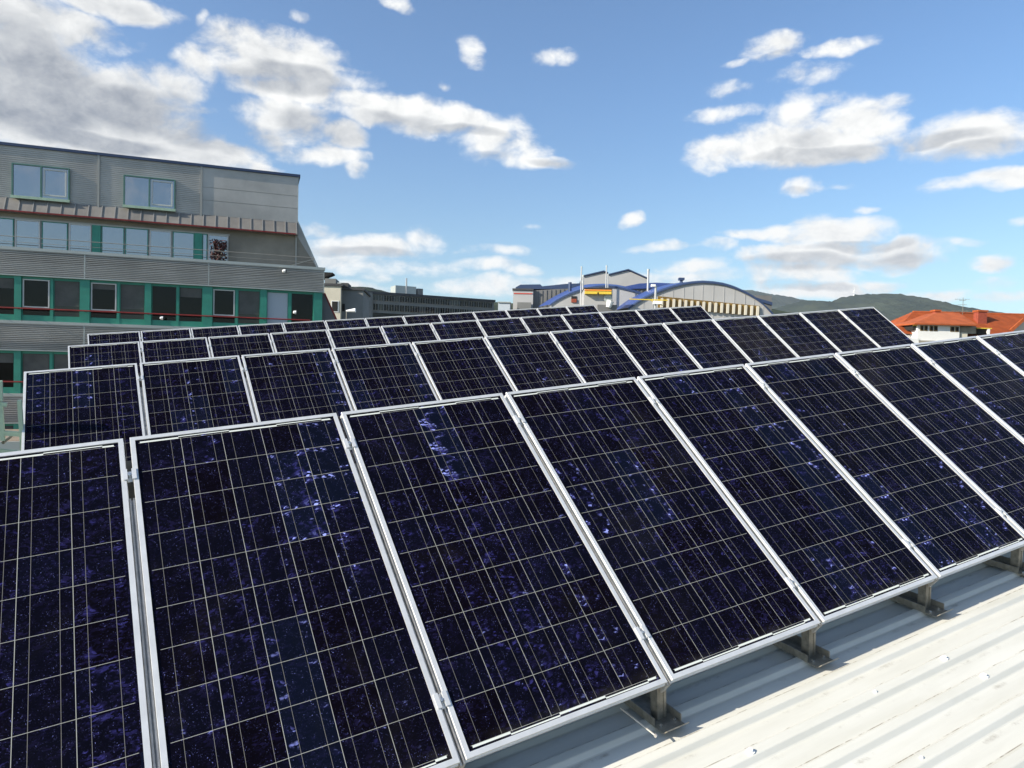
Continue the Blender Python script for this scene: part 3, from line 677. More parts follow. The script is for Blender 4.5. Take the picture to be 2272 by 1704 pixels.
# window bands 1, 0, -1 : green pilasters, panes
pil = [(90,135,0),(322,340,1),(515,578,0),(755,770,1),(935,976,0),(1140,1154,1),(1308,1371,0),(1521,1536,1),(1681,1723,0),(1863,1881,1),(2026,2082,0)]
pil = [(-770,-728,0),(-560,-545,1),(-350,-288,0),(-120,-105,1)] + pil
band1 = [(-728,-560,'d'),(-545,-350,'m'),(-288,-120,'fd'),(-105,90,'d'),(135,322,'fd'),(340,515,'m'),(578,755,'fd'),(770,935,'m'),(976,1140,'o'),(1154,1308,'d'),(1371,1521,'fd'),(1536,1681,'m'),(1723,1863,'b'),(1881,2026,'d')]
def band(zlo, zhi, dz, variant):
    yv = .14
    for x0, x1, thin in pil:
        X0, X1 = f(*A2(x0, 300))[0], f(*A2(x1, 300))[0]
        if dz and X0 > .2: continue
        mb = MB(); mb.box(X0, X1, .02 if not thin else .09, .28, zlo+.001, zhi-.001); lb.part(mb, 'pilaster', M['green'])
    mb = MB(); xr = f(*A2(2026, 300))[0] + (0 if not dz else .6)
    mb.box(XL, xr, .10, .279, zlo, zlo+.26); lb.part(mb, 'green_sill', M['green'])
    mb = MB(); mb.box(XL, xr, .12, .278, zhi-.10, zhi); lb.part(mb, 'head_trim', M['green'])
    for i, (x0, x1, kd) in enumerate(band1):
        X0, X1 = f(*A2(x0, 300))[0], f(*A2(x1, 300))[0]
        kk = kd if not variant else {'fd': 'm', 'm': 'm', 'd': 'd', 'b': 'd', 'o': 'm'}[kd]
        z0, z1 = zlo+.26, zhi-.10
        gm = {'m': M['glass_mid'], 'b': M['blind']}.get(kk, M['glass_dark'])
        wn_ = window(X0+.005, X1-.005, z0, z1, .20, M['green'], gm, .03)
        if kk == 'fd':
            mb = MB(); zz0 = z0 + (z1-z0)*.22
            mb.box(X0+.04, X1-.04, .10, .135, zz0, zz0+.06); mb.box(X0+.04, X1-.04, .10, .135, z1-.08, z1-.03)
            mb.box(X0+.04, X0+.10, .10, .135, zz0+.06, z1-.08); mb.box(X1-.10, X1-.04, .10, .135, zz0+.06, z1-.08)
            mb.build('sash', M['whitef'], wn_)
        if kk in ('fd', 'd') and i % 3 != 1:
            mb = MB(); mb.box(X0+.06, X1-.06, .168, .1725, z1-.05-(z1-z0)*(.16 + .1*(i % 2)), z1-.05); mb.build('blind', M['blindgrey'], wn_)  # grey strip stands for sky reflected in the upper pane
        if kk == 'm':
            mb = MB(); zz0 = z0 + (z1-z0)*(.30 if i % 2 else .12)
            mb.box(X0+.06, X1-.06, .168, .1725, zz0, z1-.05); mb.build('blind', M['blindgrey'], wn_)  # reflection on the tinted pane, painted as a grey strip
band(zs1, zp1, 0, False)
zt0 = zs0; band(zs1-FLOOR, zs0, 1, True)
band(zs1-2*FLOOR, zs0-FLOOR, 2, True)
# slanted end edge, red trim
mb = MB(); mb.bar((xlow(zp1)+.02, .29, zp1), (xlow(.2)+.02, .29, .2), .05, .08); lb.part(mb, 'red_edge', M['red'])
mb = MB(); mb.bar((xe+.02, BACK, zeave), (xend(zp0)+.0, BACK, zp0), .05, .06); lb.part(mb, 'slant_edge', M['trim'])
# red rails in front of the windows
for dz in (0, FLOOR):
    zr = (f(*A2(0, 365))[1] + f(*A2(2000, 435))[1])/2 - dz
    xr = f(*A2(2000, 435))[0]
    mb = MB(); mb.tube((XL, -.35, zr), (xr, -.35, zr), .035, 8)
    ra = lb.part(mb, 'red_rail', M['red'])
    for x0 in (-120, 120, 550, 957, 1335, 1700):
        X0 = f(*A2(x0, 380))[0]; mb = MB(); mb.bar((X0, -.35, zr), (X0, .1, zr-.02), .03); mb.build('bracket', M['black'], ra)
# terrace rail
zrl = (f(*A1(0, 650), .1)[1] + f(*A1(2030, 790), .1)[1])/2
rl = MB(); xre = f(*A1(2030, 790), .1)[0]; rl.tube((XL, .1, zrl), (xre, .1, zrl), .018, 6); rl.tube((XL, .1, (zrl+zp0)/2), (xre, .1, (zrl+zp0)/2), .010, 6)
rl.tube((xre, .1, zrl), (xre, BACK, zrl), .018, 6); rl.bar((f(*A1(1885, 826), .1)[0], .1, zp0+.03), (xre, .12, zrl-.05), .05, .03)
tr = lb.part(rl, 'terrace_rail', M['ribm'])
for x0 in (-200, 100, 480, 760, 1040, 1320, 1600, 1885, 2030):
    X0 = f(*A1(x0, 700), .1)[0]; mb = MB(); mb.bar((X0, .1, zp0-.1), (X0, .1, zrl), .03); mb.build('baluster', M['ribm'], tr)
# small lamps on the facade
def wall_lamp(u, v, label):
    x0, z0 = lb.px(u, v, -.28)
    e = empty('wall_lamp', lb.m @ T(x0, -.02, z0), label, 'lamp', 'wall lamps on the office building')
    mb = MB(); mb.tube((0, 0, .0), (0, -.26, .02), .02, 8); mb.build('arm', M['black'], e)
    mb = MB(); mb.tube((-.09, -.28, .02), (.02, -.28, .02), .085, 14, .10); mb.tube((-.13, -.28, .02), (-.09, -.28, .02), .04, 14, .085); mb.build('lamp_head', M['lampw'], e)
    mb = MB(); mb.tube((.021, -.28, .02), (.08, -.28, .0), .10, 14, .06); mb.build('lens', M['black'], e)
wall_lamp(632, 602.5, 'small white floodlight on the ribbed parapet near the building corner')
wall_lamp(361, 706.5, 'small white floodlight low on the green sill of the middle window')
wall_lamp(656, 694, 'small white floodlight by the last window, close to the corner pilaster')
# red-leaved plant in the window
X0, Z0 = lb.px(*A1(1410, 735), BACK-.35)
pe = empty('potted_plant', lb.m @ T(X0, BACK-.35, zp0-.30), 'dark red leaved plant on the terrace before the last upper window', 'plant')
mb = MB(); mb.tube((0, 0, 0), (0, 0, .28), .12, 12, .16); mb.build('pot', M['inner'], pe)
mb = MB(); rr = random.Random(4)
for i in range(230):
    a_ = rr.uniform(0, 6.28); q = rr.uniform(0, 1)**.6*.42; zc = .5 + rr.uniform(0, 1.05) 
    c = Vector((math.cos(a_)*q, math.sin(a_)*q*.5, zc)); d1 = Vector((rr.uniform(-1, 1), rr.uniform(-1, 1), rr.uniform(-1, 1))).normalized()*.09; d2 = d1.orthogonal().normalized()*.05
    mb.quad(c-d1, c+d2, c+d1, c-d2)
mb.build('foliage', M['leafred'], pe, recalc=False)
mb = MB()
for i in range(7): mb.tube((0, 0, .28), (rr.uniform(-.3, .3), rr.uniform(-.1, .1), rr.uniform(.9, 1.4)), .012, 5)
mb.build('stem', M['steel_dark'], pe)

# gravel roofed annex between the two buildings
an = Fac('annex_building', 69.96, 60, 972, 30, 'low annex with a brown gravel roof at the foot of the office building')
zg = an.px(60, 972)[1]
mb = MB(); mb.box(-30, 6, -2.5, 7.2, zg-.2, zg); an.part(mb, 'gravel_roof', M['gravel'])
mb = MB(); mb.box(-30, 6.1, -2.7, -2.51, zg-.3, zg+.12); an.part(mb, 'parapet', M['trim'])
mb = MB(); mb.box(-29.8, 5.8, -2.4, 7, 0, zg-.21); an.part(mb, 'wall', M['greywall'])
# ------------------------------------------------------------------ middle distance
B3 = lambda x, y: (680 + x/3.568, 560 + y/3.568)
B4 = lambda x, y: (1100 + x/3.3515, 560 + y/3.3515)
B5 = lambda x, y: (1650 + x/3.556, 600 + y/3.556)
def pbox(F_, mb, c0, c1, y0, y1, z0=None):    # box whose front face spans two pixel corners
    a, b = F_.px(*c0, y0), F_.px(*c1, y0)
    mb.box(a[0], b[0], y0, y1, z0 if z0 is not None else b[1], a[1]); return mb
# cream house
ch = Fac('cream_house', 84, *B3(270, 400), 88, 'cream rendered house with a grey side wing beside the office building')
g = ch.px
x0 = g(*B3(20, 270))[0]; z1 = g(*B3(270, 268))[1]
mb = MB(); mb.box(x0, 0, 0, 9, 0, z1); ch.part(mb, 'wall', M['cream'])
mb = MB(); mb.box(x0, .25, -.15, 9.2, z1+.002, z1+.30); ch.part(mb, 'roof', M['dkroof'])
a, b = g(*B3(203, 388)), g(*B3(247, 466))
mb = MB(); mb.box(a[0]-.12, b[0]+.12, -.06, -.003, b[1]-.14, a[1]+.1); wf = ch.part(mb, 'window', M['whitewall'])
mb = MB(); mb.box(a[0], b[0], -.09, -.061, b[1], a[1]); mb.build('pane', M['inner'], wf)
xw = g(*B3(440, 300))[0]; zw = g(*B3(380, 291))[1]
mb = MB(); mb.box(.005, xw, 1.2, 9.4, 0, zw); ch.part(mb, 'side_wing', M['concrete'])  # grey colour carries the shade of the side turned from the sun
mb = MB(); mb.box(.005, xw+.2, 1.0, 9.5, zw+.002, zw+.28); ch.part(mb, 'wing_roof', M['dkroof'])
mb = MB(); a, b = g(*B3(272, 400)), g(*B3(287, 460)); mb.box(a[0], b[0]+.1, 1.1, 1.195, b[1], a[1]); ch.part(mb, 'narrow_window', M['inner'])
# roof clutter on the cream house
for (c0, c1, m_) in (((145, 205), (232, 268), 'concrete'), ((275, 240), (330, 275), 'dkroof'), ((245, 238), (275, 268), 'trim')):
    mb = MB(); pbox(ch, mb, B3(*c0), B3(*c1), 1.0, 4, z1+.31 if c0[0] < 260 else None); ch.part(mb, 'roof_box', M[m_])
aw_ = MB(); a, b = g(*B3(145, 152), 3), g(*B3(208, 160), 3)
aw_.prism([(a[0]-2, a[1]), (b[0], b[1]), (b[0], b[1]-.15), (a[0]-2, a[1]-1.6)], 3, 5); aw_.bar((b[0], 3.1, b[1]), (b[0], 3.1, g(*B3(208, 207), 3)[1]), .12)
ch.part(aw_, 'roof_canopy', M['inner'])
# street lamp before the side wing
sl_ = at(*B3(330, 470), 75)
e = empty('street_lamp', T(sl_.x, sl_.y, 0), 'street lamp with a white curved head before the grey side wing', 'street lamp')
a, b = at(*B3(318, 473), 75), at(*B3(388, 462), 75)
mb = MB(); mb.tube((a.x-sl_.x, 0, 0), (a.x-sl_.x, 0, a.z), .09, 8, .06); mb.build('pole', M['steel_dark'], e)
mb = MB(); mb.tube((a.x-sl_.x, 0, a.z), (b.x-sl_.x-.4, 0, b.z-.02), .05, 8); mb.build('arm', M['pipe'], e)
mb = MB(); mb.tube((b.x-sl_.x-1.0, 0, b.z-.05), (b.x-sl_.x, 0, b.z+.05), .10, 10, .24); mb.build('lamp_head', M['lampw'], e)

# long slab block
al = at(*B3(520, 310), 250); ar = at(*B3(1485, 375), 272)
az = math.degrees(math.atan2(ar.x-al.x, ar.y-al.y))
sb = Fac('slab_block', az, *B3(520, 310), 250, 'long dark grey slab block with two rows of small windows')
g = sb.px; LX = g(*B3(1485, 375))[0]; ZT = (g(*B3(520, 310))[1] + g(*B3(1485, 375))[1])/2
mb = MB(); mb.box(-14, LX, 0, 13, 0, ZT-.9); sb.part(mb, 'wall', M['concrete'])
mb = MB(); mb.box(-14.3, LX+.4, -.5, 13.3, ZT-.9+.003, ZT); sb.part(mb, 'roof_slab', M['dkroof'])
rows = [(335, 378), (405, 455)]
zz = [(g(*B3(520, a_))[1], g(*B3(520, b_))[1]) for a_, b_ in rows]
fl = zz[0][0]-zz[1][0]; zz += [(zz[1][0]-fl*k, zz[1][1]-fl*k) for k in (1, 2, 3)]
rr = random.Random(2)
for zi, (za, zb) in enumerate(zz[:2]):
    nwin = 24; px_ = (LX-1.0)/nwin
    for k in range(nwin):
        x0 = .5 + k*px_
        mb = MB(); mb.box(x0, x0+px_*.82, -.08, -.003, zb, za); wf = sb.part(mb, 'window', M['glass_dark'] if rr.random() < .8 else M['glass_mid'])
        mb = MB(); mb.box(x0+px_*.38, x0+px_*.44, -.14, -.081, zb, za); mb.box(x0, x0+px_*.82, -.14, -.081, zb-.12, zb); mb.build('frame', M['skirtwall'], wf)
for zi, (za, zb) in enumerate(zz[2:]):
    mb = MB(); mb.box(.5, LX-.5, -.05, -.003, zb, za); sb.part(mb, 'window_band', M['glass_dark'])
mb = MB(); pbox(sb, mb, B3(440, 312), B3(522, 480), -1.2, -.51, 0); sb.part(mb, 'end_bay', M['concrete'])
for c0, c1 in (((705, 260), (868, 335)), ((880, 285), (922, 340))):
    mb = MB(); pbox(sb, mb, B3(*c0), B3(*c1), 3, 9, ZT-.5); sb.part(mb, 'plant_room', M['trim'] if c0[0] == 705 else M['concrete'])
a = g(*B3(792, 205), 3); mb = MB(); mb.tube((a[0], 3, ZT), (a[0], 3, a[1]), .3, 6); sb.part(mb, 'mast', M['pipe'])
# trees behind the roofs
def blob_tree(name, base, h, wd, m_leaf, label, group, n=900, seed=1):
    rr = random.Random(seed); e = empty(name, T(*base), label, 'tree', group)
    mb = MB(); mb.tube((0, 0, 0), (0, 0, h*.5), wd*.05, 8, wd*.02)
    for i in range(6): mb.tube((0, 0, h*.35), (rr.uniform(-.3, .3)*wd, rr.uniform(-.3, .3)*wd, h*rr.uniform(.6, .9)), wd*.02, 5, wd*.006)
    mb.build('trunk', M['steel_dark'], e)
    mb = MB(); cl = [(rr.uniform(-.32, .32)*wd, rr.uniform(-.32, .32)*wd, h*rr.uniform(.45, .88), wd*rr.uniform(.14, .26)) for _ in range(16)]
    for i in range(n):
        c0 = rr.choice(cl); d = Vector((rr.gauss(0, 1), rr.gauss(0, 1), rr.gauss(0, 1))).normalized()*c0[3]*rr.uniform(.6, 1.05)
        c = Vector(c0[:3]) + d; d1 = Vector((rr.uniform(-1, 1), rr.uniform(-1, 1), rr.uniform(-1, 1))).normalized()*wd*.035; d2 = d1.orthogonal().normalized()*wd*.025
        mb.quad(c-d1, c-d2, c+d1, c+d2)
    mb.build('crown', m_leaf, e, recalc=False)
M['leaf'] = mat('dark_foliage', (.022, .045, .014), .8, 0, .6, .3)
tl = [(350,276,300,14),(385,268,300,15),(430,266,300,16),(475,270,300,16),(520,274,300,15),(560,288,300,13),(600,300,300,12),(640,306,310,12),(1040,345,330,11),(1225,352,330,10),(980,335,330,10)]
wh = ['leftmost', 'second', 'third', 'fourth', 'fifth', 'sixth', 'seventh', 'eighth']
for i, (x, y, Yd, wd) in enumerate(tl):
    p = at(*B3(x, y), Yd)
    lab = ('%s of the dark trees in line behind the cream house roof' % wh[i]) if i < 8 else ['', '', '', '', '', '', '', '', 'small treetop above the middle of the slab block roof', 'treetop above the right part of the slab block roof', 'low treetop just right of the slab block plant rooms'][i]
    blob_tree('tree', (p.x, p.y, 0), p.z, wd, M['leaf'], lab, 'dark trees beyond the roofs', 700, i+1)

# ------------------------------------------------------------------ halls
def arch_pts(F_, pts, y=0.0): return [F_.px(*B4(*p), y) for p in pts]
ha = Fac('vaulted_hall', 92, *B4(880, 425), 150, 'grey vaulted hall with a blue curved roof and a row of slanted pale louvres')
out_ = [(880,430),(930,388),(985,350),(1050,317),(1120,286),(1200,258),(1290,236),(1380,224),(1460,219),(1540,219),(1620,224),(1700,237),(1780,262),(1860,298),(1930,338),(2000,390),(2080,470)]
inn_ = [(985,425),(1040,382),(1100,345),(1170,312),(1240,283),(1320,258),(1400,238),(1470,228),(1540,224),(1620,229),(1700,242),(1776,266),(1854,302),(1922,341),(1990,393),(2062,470)]
go = arch_pts(ha, inn_); zlow = 0
mb = MB(); mb.prism([(go[0][0], zlow)] + go + [(go[-1][0], zlow)], 0, .4); 
for (xa, ya), (xb, yb) in zip(go[::1], go[1:]):
    mb.box(xa-.05, xa+.05, -.06, -.002, 0, ya-.3)
ha.part(mb, 'gable_wall', M['hallgrey'])
# barrel roof: same curve a little larger, running back; the strip over the gable leans forward-left as in the photo
oo = arch_pts(ha, out_); D_ = 30
vs, fs = [], []
N = 16
def resamp(pts, n):
    L_ = [0]
    for p, q in zip(pts, pts[1:]): L_.append(L_[-1] + math.hypot(p[0]-q[0], p[1]-q[1]))
    res = []
    for i in range(n):
        t_ = L_[-1]*i/(n-1); j = max(k for k in range(len(L_)) if L_[k] <= t_+1e-9); j = min(j, len(pts)-2)
        a_ = (t_-L_[j])/(L_[j+1]-L_[j]); res.append((pts[j][0]*(1-a_)+pts[j+1][0]*a_, pts[j][1]*(1-a_)+pts[j+1][1]*a_))
    return res
ro, ri = resamp(oo, 33), resamp(go, 33)
mb = MB()
for i in range(32):
    a0, a1, b0, b1 = ro[i], ro[i+1], ri[i], ri[i+1]
    # sheet from the gable edge back to the outer curve
    mb.quad((b0[0], -.35, b0[1]+.12), (b1[0], -.35, b1[1]+.12), (b1[0], -.05, b1[1]+.42), (b0[0], -.05, b0[1]+.42))
    mb.quad((b0[0], -.35, b0[1]-.15), (b1[0], -.35, b1[1]-.15), (b1[0], -.35, b1[1]+.12), (b0[0], -.35, b0[1]+.12))
ha.part(mb, 'roof_edge', M['dkblue'], recalc=False)
BK = 12.0
mb = MB(); back = resamp([ha.px(*B4(*p), BK) for p in out_], 33)
for i in range(32):
    mb.quad((ri[i][0], -.05, ri[i][1]+.42), (ri[i+1][0], -.05, ri[i+1][1]+.42), (back[i+1][0], BK, back[i+1][1]), (back[i][0], BK, back[i][1]))
ha.part(mb, 'vaulted_roof', M['blue'], recalc=False, smooth=True)
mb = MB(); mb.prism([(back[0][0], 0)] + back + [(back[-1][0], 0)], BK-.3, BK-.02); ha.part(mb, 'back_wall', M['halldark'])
# louvres
tops = ((1205, 325), (1962, 400)); bots = ((1205, 405), (1962, 478))
mb = MB(); q = [ha.px(*B4(*p)) for p in (tops[0], tops[1], bots[1], (1600, 462), bots[0])]
q = [ha.px(*B4(1205, 325)), ha.px(*B4(1962, 398)), ha.px(*B4(1962, 476)), ha.px(*B4(1205, 410))]
mb.prism([(a_, b_) for a_, b_ in q], -.06, -.003); gl = ha.part(mb, 'window_strip', M['ochre'])
for k in range(17):
    xx = 1238 + k*(1952-1238)/16; zt2 = 336 + (xx-1205)*.0836; zb2 = 406 + (xx-1205)*.0880
    xt, z1_ = ha.px(*B4(xx, zt2), -.5); xb, z0_ = ha.px(*B4(xx-3, zb2), -.9)
    mb = MB(); hw = .25
    mb.add([(xt-hw, -.10, z1_), (xt+hw, -.10, z1_), (xt+hw, -.45, z1_-.15), (xt-hw, -.45, z1_-.15), (xb-hw, -.75, z0_), (xb+hw, -.75, z0_), (xb+hw, -.10, z0_-.1), (xb-hw, -.10, z0_-.1)],
           [(0, 1, 2, 3), (3, 2, 5, 4), (4, 5, 6, 7), (0, 7, 6, 1), (0, 3, 4, 7), (1, 6, 5, 2)])
    ha.part(mb, 'louvre', M['louvre'])
mb = MB()
a = ha.px(*B4(1208, 370), -.9); b = ha.px(*B4(1275, 358), -.9)
mb = MB(); a = ha.px(*B4(1408, 200)); mb.tube((a[0], 4, a[1]-1.6), (a[0], 4, a[1]+.4), .35, 8); mb.box(a[0]-.6, a[0]+.6, 3.4, 4.6, a[1]+.3, a[1]+.8); ha.part(mb, 'roof_vent', M['dkblue'])
# right low extension of the hall
ext = Fac('hall_annex', 92, *B4(1900, 315), 190, 'dark low annex behind the right end of the vaulted hall')
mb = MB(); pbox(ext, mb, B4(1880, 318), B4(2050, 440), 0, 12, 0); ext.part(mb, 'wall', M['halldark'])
mb = MB(); a, b = ext.px(*B4(1870, 318)), ext.px(*B4(2054, 372)); mb.prism([(a[0], a[1]), (b[0], b[1]), (b[0], b[1]-.8), (a[0], a[1]-.8)], -.4, 12.2); ext.part(mb, 'roof', M['dkblue'])
# sign / light pole before the hall with a yellow beam
pg = at(*B4(1186, 400), 138)
e = empty('crane_pole', T(pg.x, pg.y, 0), 'white pole with a yellow horizontal beam before the vaulted hall', 'pole')
tp = at(*B4(1188, 248), 138)
mb = MB(); mb.tube((0, 0, 0), (0, 0, tp.z), .30, 10, .24); mb.build('pole', M['pipe'], e)
a, b = at(*B4(992, 349), 138), at(*B4(1275, 358), 138)
mb = MB(); mb.bar((a.x-pg.x, -.5, a.z), (b.x-pg.x, -.5, b.z), .2, .2)
mb.bar((a.x-pg.x+4, -.5, a.z-.1), (a.x-pg.x+6.5, -.5, a.z-1.1), .15, .15); mb.bar((b.x-pg.x-2.5, -.5, b.z+.8), (b.x-pg.x-2.5, -.5, b.z-1.6), .2, .2)
mb.build('beam', M['yellow'], e)
mb = MB(); mb.box(a.x-pg.x+4.6, a.x-pg.x+6.2, -1.1, -.3, a.z-.9, a.z-.3); mb.box(-.9, -.1, -.4, .4, tp.z-.2, tp.z+.25) ; mb.build('lamp_head', M['lampw'], e)

# second (left, rear) hall
hc = Fac('rear_hall', 92, *B4(330, 400), 162, 'rear vaulted hall with a blue arched roof left of the chimney stacks')
out2 = [(315,405),(370,366),(430,330),(490,300),(560,268),(630,245),(700,235),(800,232),(900,240),(1010,262),(1100,290)]
inn2 = [(400,398),(440,368),(500,335),(560,308),(620,286),(680,270),(750,258),(820,254),(900,262),(1000,285),(1090,315)]
g2_ = resamp(arch_pts(hc, inn2), 25); o2_ = resamp([hc.px(*B4(*p), 14) for p in out2], 25)
mb = MB(); mb.prism([(g2_[0][0], 0)] + g2_ + [(g2_[-1][0], 0)], 0, .4); hc.part(mb, 'gable_wall', M['hallgrey'])
mb = MB()
for i in range(24): mb.quad((g2_[i][0], -.2, g2_[i][1]+.3), (g2_[i+1][0], -.2, g2_[i+1][1]+.3), (o2_[i+1][0], 14, o2_[i+1][1]), (o2_[i][0], 14, o2_[i][1]))
hc.part(mb, 'vaulted_roof', M['blue'], recalc=False, smooth=True)
mb = MB()
for i in range(24): mb.quad((g2_[i][0], -.25, g2_[i][1]-.15), (g2_[i+1][0], -.25, g2_[i+1][1]-.15), (g2_[i+1][0], -.2, g2_[i+1][1]+.3), (g2_[i][0], -.2, g2_[i][1]+.3))
hc.part(mb, 'roof_edge', M['dkblue'], recalc=False)
mb = MB(); pbox(hc, mb, B4(562, 325), B4(602, 372), -.1, -.003); hc.part(mb, 'door', M['inner'])
mb = MB(); pbox(hc, mb, B4(562, 345), B4(600, 372), -.3, -.101); hc.part(mb, 'brick_panel', M['tiledk'])
mb = MB(); a = hc.px(*B4(552, 238), 6); mb.tube((a[0], 6, a[1]-2.5), (a[0], 6, a[1]+.5), .4, 8); hc.part(mb, 'roof_vent', M['dkblue'])
# blue slope seen behind, between the gabled block and the front hall
mb = MB(); q = [hc.px(*B4(*p), 22) for p in ((940, 262), (1060, 238), (1180, 232), (1320, 238), (1320, 420), (940, 420))]; mb.prism(q, 20, 23); hc.part(mb, 'rear_vault', M['blue'])

# left wing with the red stripe
lw = Fac('wing_building', 92, *B4(275, 390), 178, 'boxy grey wing with a thin red stripe at the left of the halls')
mb = MB(); pbox(lw, mb, B4(130, 283), B4(274, 480), 0, 14, 0); lw.part(mb, 'front_wall', M['hallgrey'])
a, b = lw.px(*B4(130, 268)), lw.px(*B4(276, 283)); mb = MB(); mb.box(a[0]-.2, b[0]+.2, -.3, 14.2, b[1]+.003, a[1]); lw.part(mb, 'roof_edge', M['dkroof'])
mb = MB(); pbox(lw, mb, B4(134, 301), B4(272, 311), -.1, -.003); lw.part(mb, 'stripe', M['hall_red'])
sw_ = MB(); a = lw.px(*B4(277, 283), 1); b = lw.px(*B4(545, 290), 8)
sw_.prism([(a[0], 0), (b[0], 0), (b[0], b[1]), (a[0], a[1])], 1.0, 7.5); 
k = 0
x = a[0]
while x < b[0]: sw_.box(x, x+.25, .85, .995, 0, a[1]-.1-(a[1]-b[1])*(x-a[0])/(b[0]-a[0])); x += 1.1
lw.part(sw_, 'side_wall', M['halldark'])  # wall turned from the sun, its shade put into the dark sheet colour
q = [lw.px(*B4(*p), 4) for p in ((150, 270), (185, 250), (330, 248), (345, 262), (445, 252), (520, 244), (640, 240), (640, 282), (150, 282))]
mb = MB(); mb.prism(q, 1, 12); lw.part(mb, 'roof', M['dkblue'])
mb = MB(); pbox(lw, mb, B4(160, 370), B4(262, 430), -3, -.2, 0); lw.part(mb, 'low_shed', M['concrete'])
bl = Fac('pale_shed', 92, *B4(20, 400), 170, 'small pale blue shed between the slab block and the grey wing')
mb = MB(); pbox(bl, mb, B4(18, 375), B4(105, 440), 0, 6, 0); bl.part(mb, 'wall', M['blind'])
mb = MB(); a, b = bl.px(*B4(14, 366)), bl.px(*B4(110, 375)); mb.box(a[0], b[0], -.3, 6.3, b[1]+.003, a[1]); bl.part(mb, 'roof', M['trim'])

# twin-gabled block
tg = Fac('gabled_block', 92, *B4(655, 270), 200, 'pale grey block with two shallow pointed gables behind the chimney stacks')
q = [tg.px(*B4(*p)) for p in ((655, 300), (655, 182), (803, 148), (832, 160), (838, 172), (985, 137), (1125, 200), (1125, 300))]
mb = MB(); mb.prism(q, 0, 16); tg.part(mb, 'wall', M['hallgrey'])
for p0, p1 in (((648, 180), (803, 144)), ((803, 144), (835, 158)), ((836, 170), (985, 133)), ((985, 133), (1132, 199))):
    a, b = tg.px(*B4(*p0)), tg.px(*B4(*p1)); mb = MB()
    mb.prism([(a[0], a[1]), (b[0], b[1]), (b[0], b[1]+.35), (a[0], a[1]+.35)], -.4, 16.3); tg.part(mb, 'roof', M['dkblue'])
a, b = tg.px(*B4(690, 243)), tg.px(*B4(810, 258)); mb = MB(); mb.box(a[0], b[0], -1, -.003, b[1]-.1, b[1]+.35); tg.part(mb, 'ledge', M['halldark'])
# stacks
def stack(x0, xb, yt, yb, w_, Yd, label, m_='pipe'):
    a, b = at(*B4(x0, yt), Yd), at(*B4(xb, yb), Yd)
    e = empty('chimney_stack', T(b.x, b.y, 0), label, 'chimney', 'tall metal stacks at the halls')
    mb = MB(); r_ = w_/3.3515/2*Yd/F
    mb.tube((0, 0, 0), (0, 0, a.z), r_, 12); mb.build('pipe', M[m_], e)
    mb = MB(); mb.tube((0, 0, a.z+.002), (0, 0, a.z+.4), r_*1.18, 12); mb.build('rim', M['steel_dark' if m_ == 'pipe2' else 'trim'], e)
stack(638, 632, 118, 370, 10, 154, 'leftmost thin metal stack before the gabled block')
stack(824, 820, 110, 262, 10, 160, 'thin metal stack between the two gables')
stack(1136, 1132, 138, 235, 17, 160, 'thicker metal stack at the right end of the gabled block')
stack(652, 646, 182, 372, 12, 153, 'white stack directly right of the leftmost stack')
stack(838, 834, 172, 262, 7, 158, 'slim pipe right of the stack between the gables')
# yellow-topped block
yb_ = Fac('yellow_trim_block', 92, *B4(865, 270), 145, 'grey block with a bright yellow awning strip and a round fan')
mb = MB(); pbox(yb_, mb, B4(658, 272), B4(864, 460), 0, 9, 0); yb_.part(mb, 'front_wall', M['hallgrey'])
a, b = yb_.px(*B4(655, 262)), yb_.px(*B4(868, 272)); mb = MB(); mb.box(a[0], b[0], -.3, 9.2, b[1]+.003, a[1]); yb_.part(mb, 'roof_edge', M['dkroof'])
mb = MB(); pbox(yb_, mb, B4(661, 275), B4(861, 286), -.5, -.003); yb_.part(mb, 'orange_strip', M['orangey'])
mb = MB(); pbox(yb_, mb, B4(664, 288), B4(755, 309), -1.2, -.004); pbox(yb_, mb, B4(768, 290), B4(860, 311), -1.2, -.004); pbox(yb_, mb, B4(756, 289), B4(767, 297), -1.2, -.004); yb_.part(mb, 'awning', M['yellow'])
fx_, fz_ = yb_.px(*B4(832, 342)); mb = MB(); mb.tube((fx_, -.4, fz_), (fx_, -.003, fz_), .85, 20, .6); yb_.part(mb, 'fan', M['trim'])
mb = MB(); x_, z_ = yb_.px(*B4(838, 380), -2.5); mb.tube((x_, -2.5, z_-.8), (x_+.4, -2.5, z_+.5), .5, 14, .75); yb_.part(mb, 'dish', M['lampw'])
mb = MB(); pbox(yb_, mb, B4(758, 388), B4(900, 440), -2.4, -.2, 0); yb_.part(mb, 'porch', M['halldark'])
a = yb_.px(*B4(866, 270), 20); b = yb_.px(*B4(1182, 272), 20)
dw = MB(); zt3 = (a[1]+b[1])/2
dw.prism([(a[0]+.1, 0), (b[0], 0), (b[0], b[1]), (a[0]+.1, a[1])], 20.3, 26)
n_ = 0; x = a[0]+.2
while x < b[0]: dw.box(x, x+.2, 20.1, 20.295, 0, a[1]-.2-(a[1]-b[1])*(x-a[0])/(b[0]-a[0])); x += .95
yb_.part(dw, 'side_wall', M['halldark'])  # shade of this side wall is in its dark colour
q = [yb_.px(*B4(*p), 20) for p in ((868, 262), (1185, 255), (1185, 268), (868, 274))]; mb = MB(); mb.prism(q, 19.8, 26.2); yb_.part(mb, 'roof_strip', M['blue'])

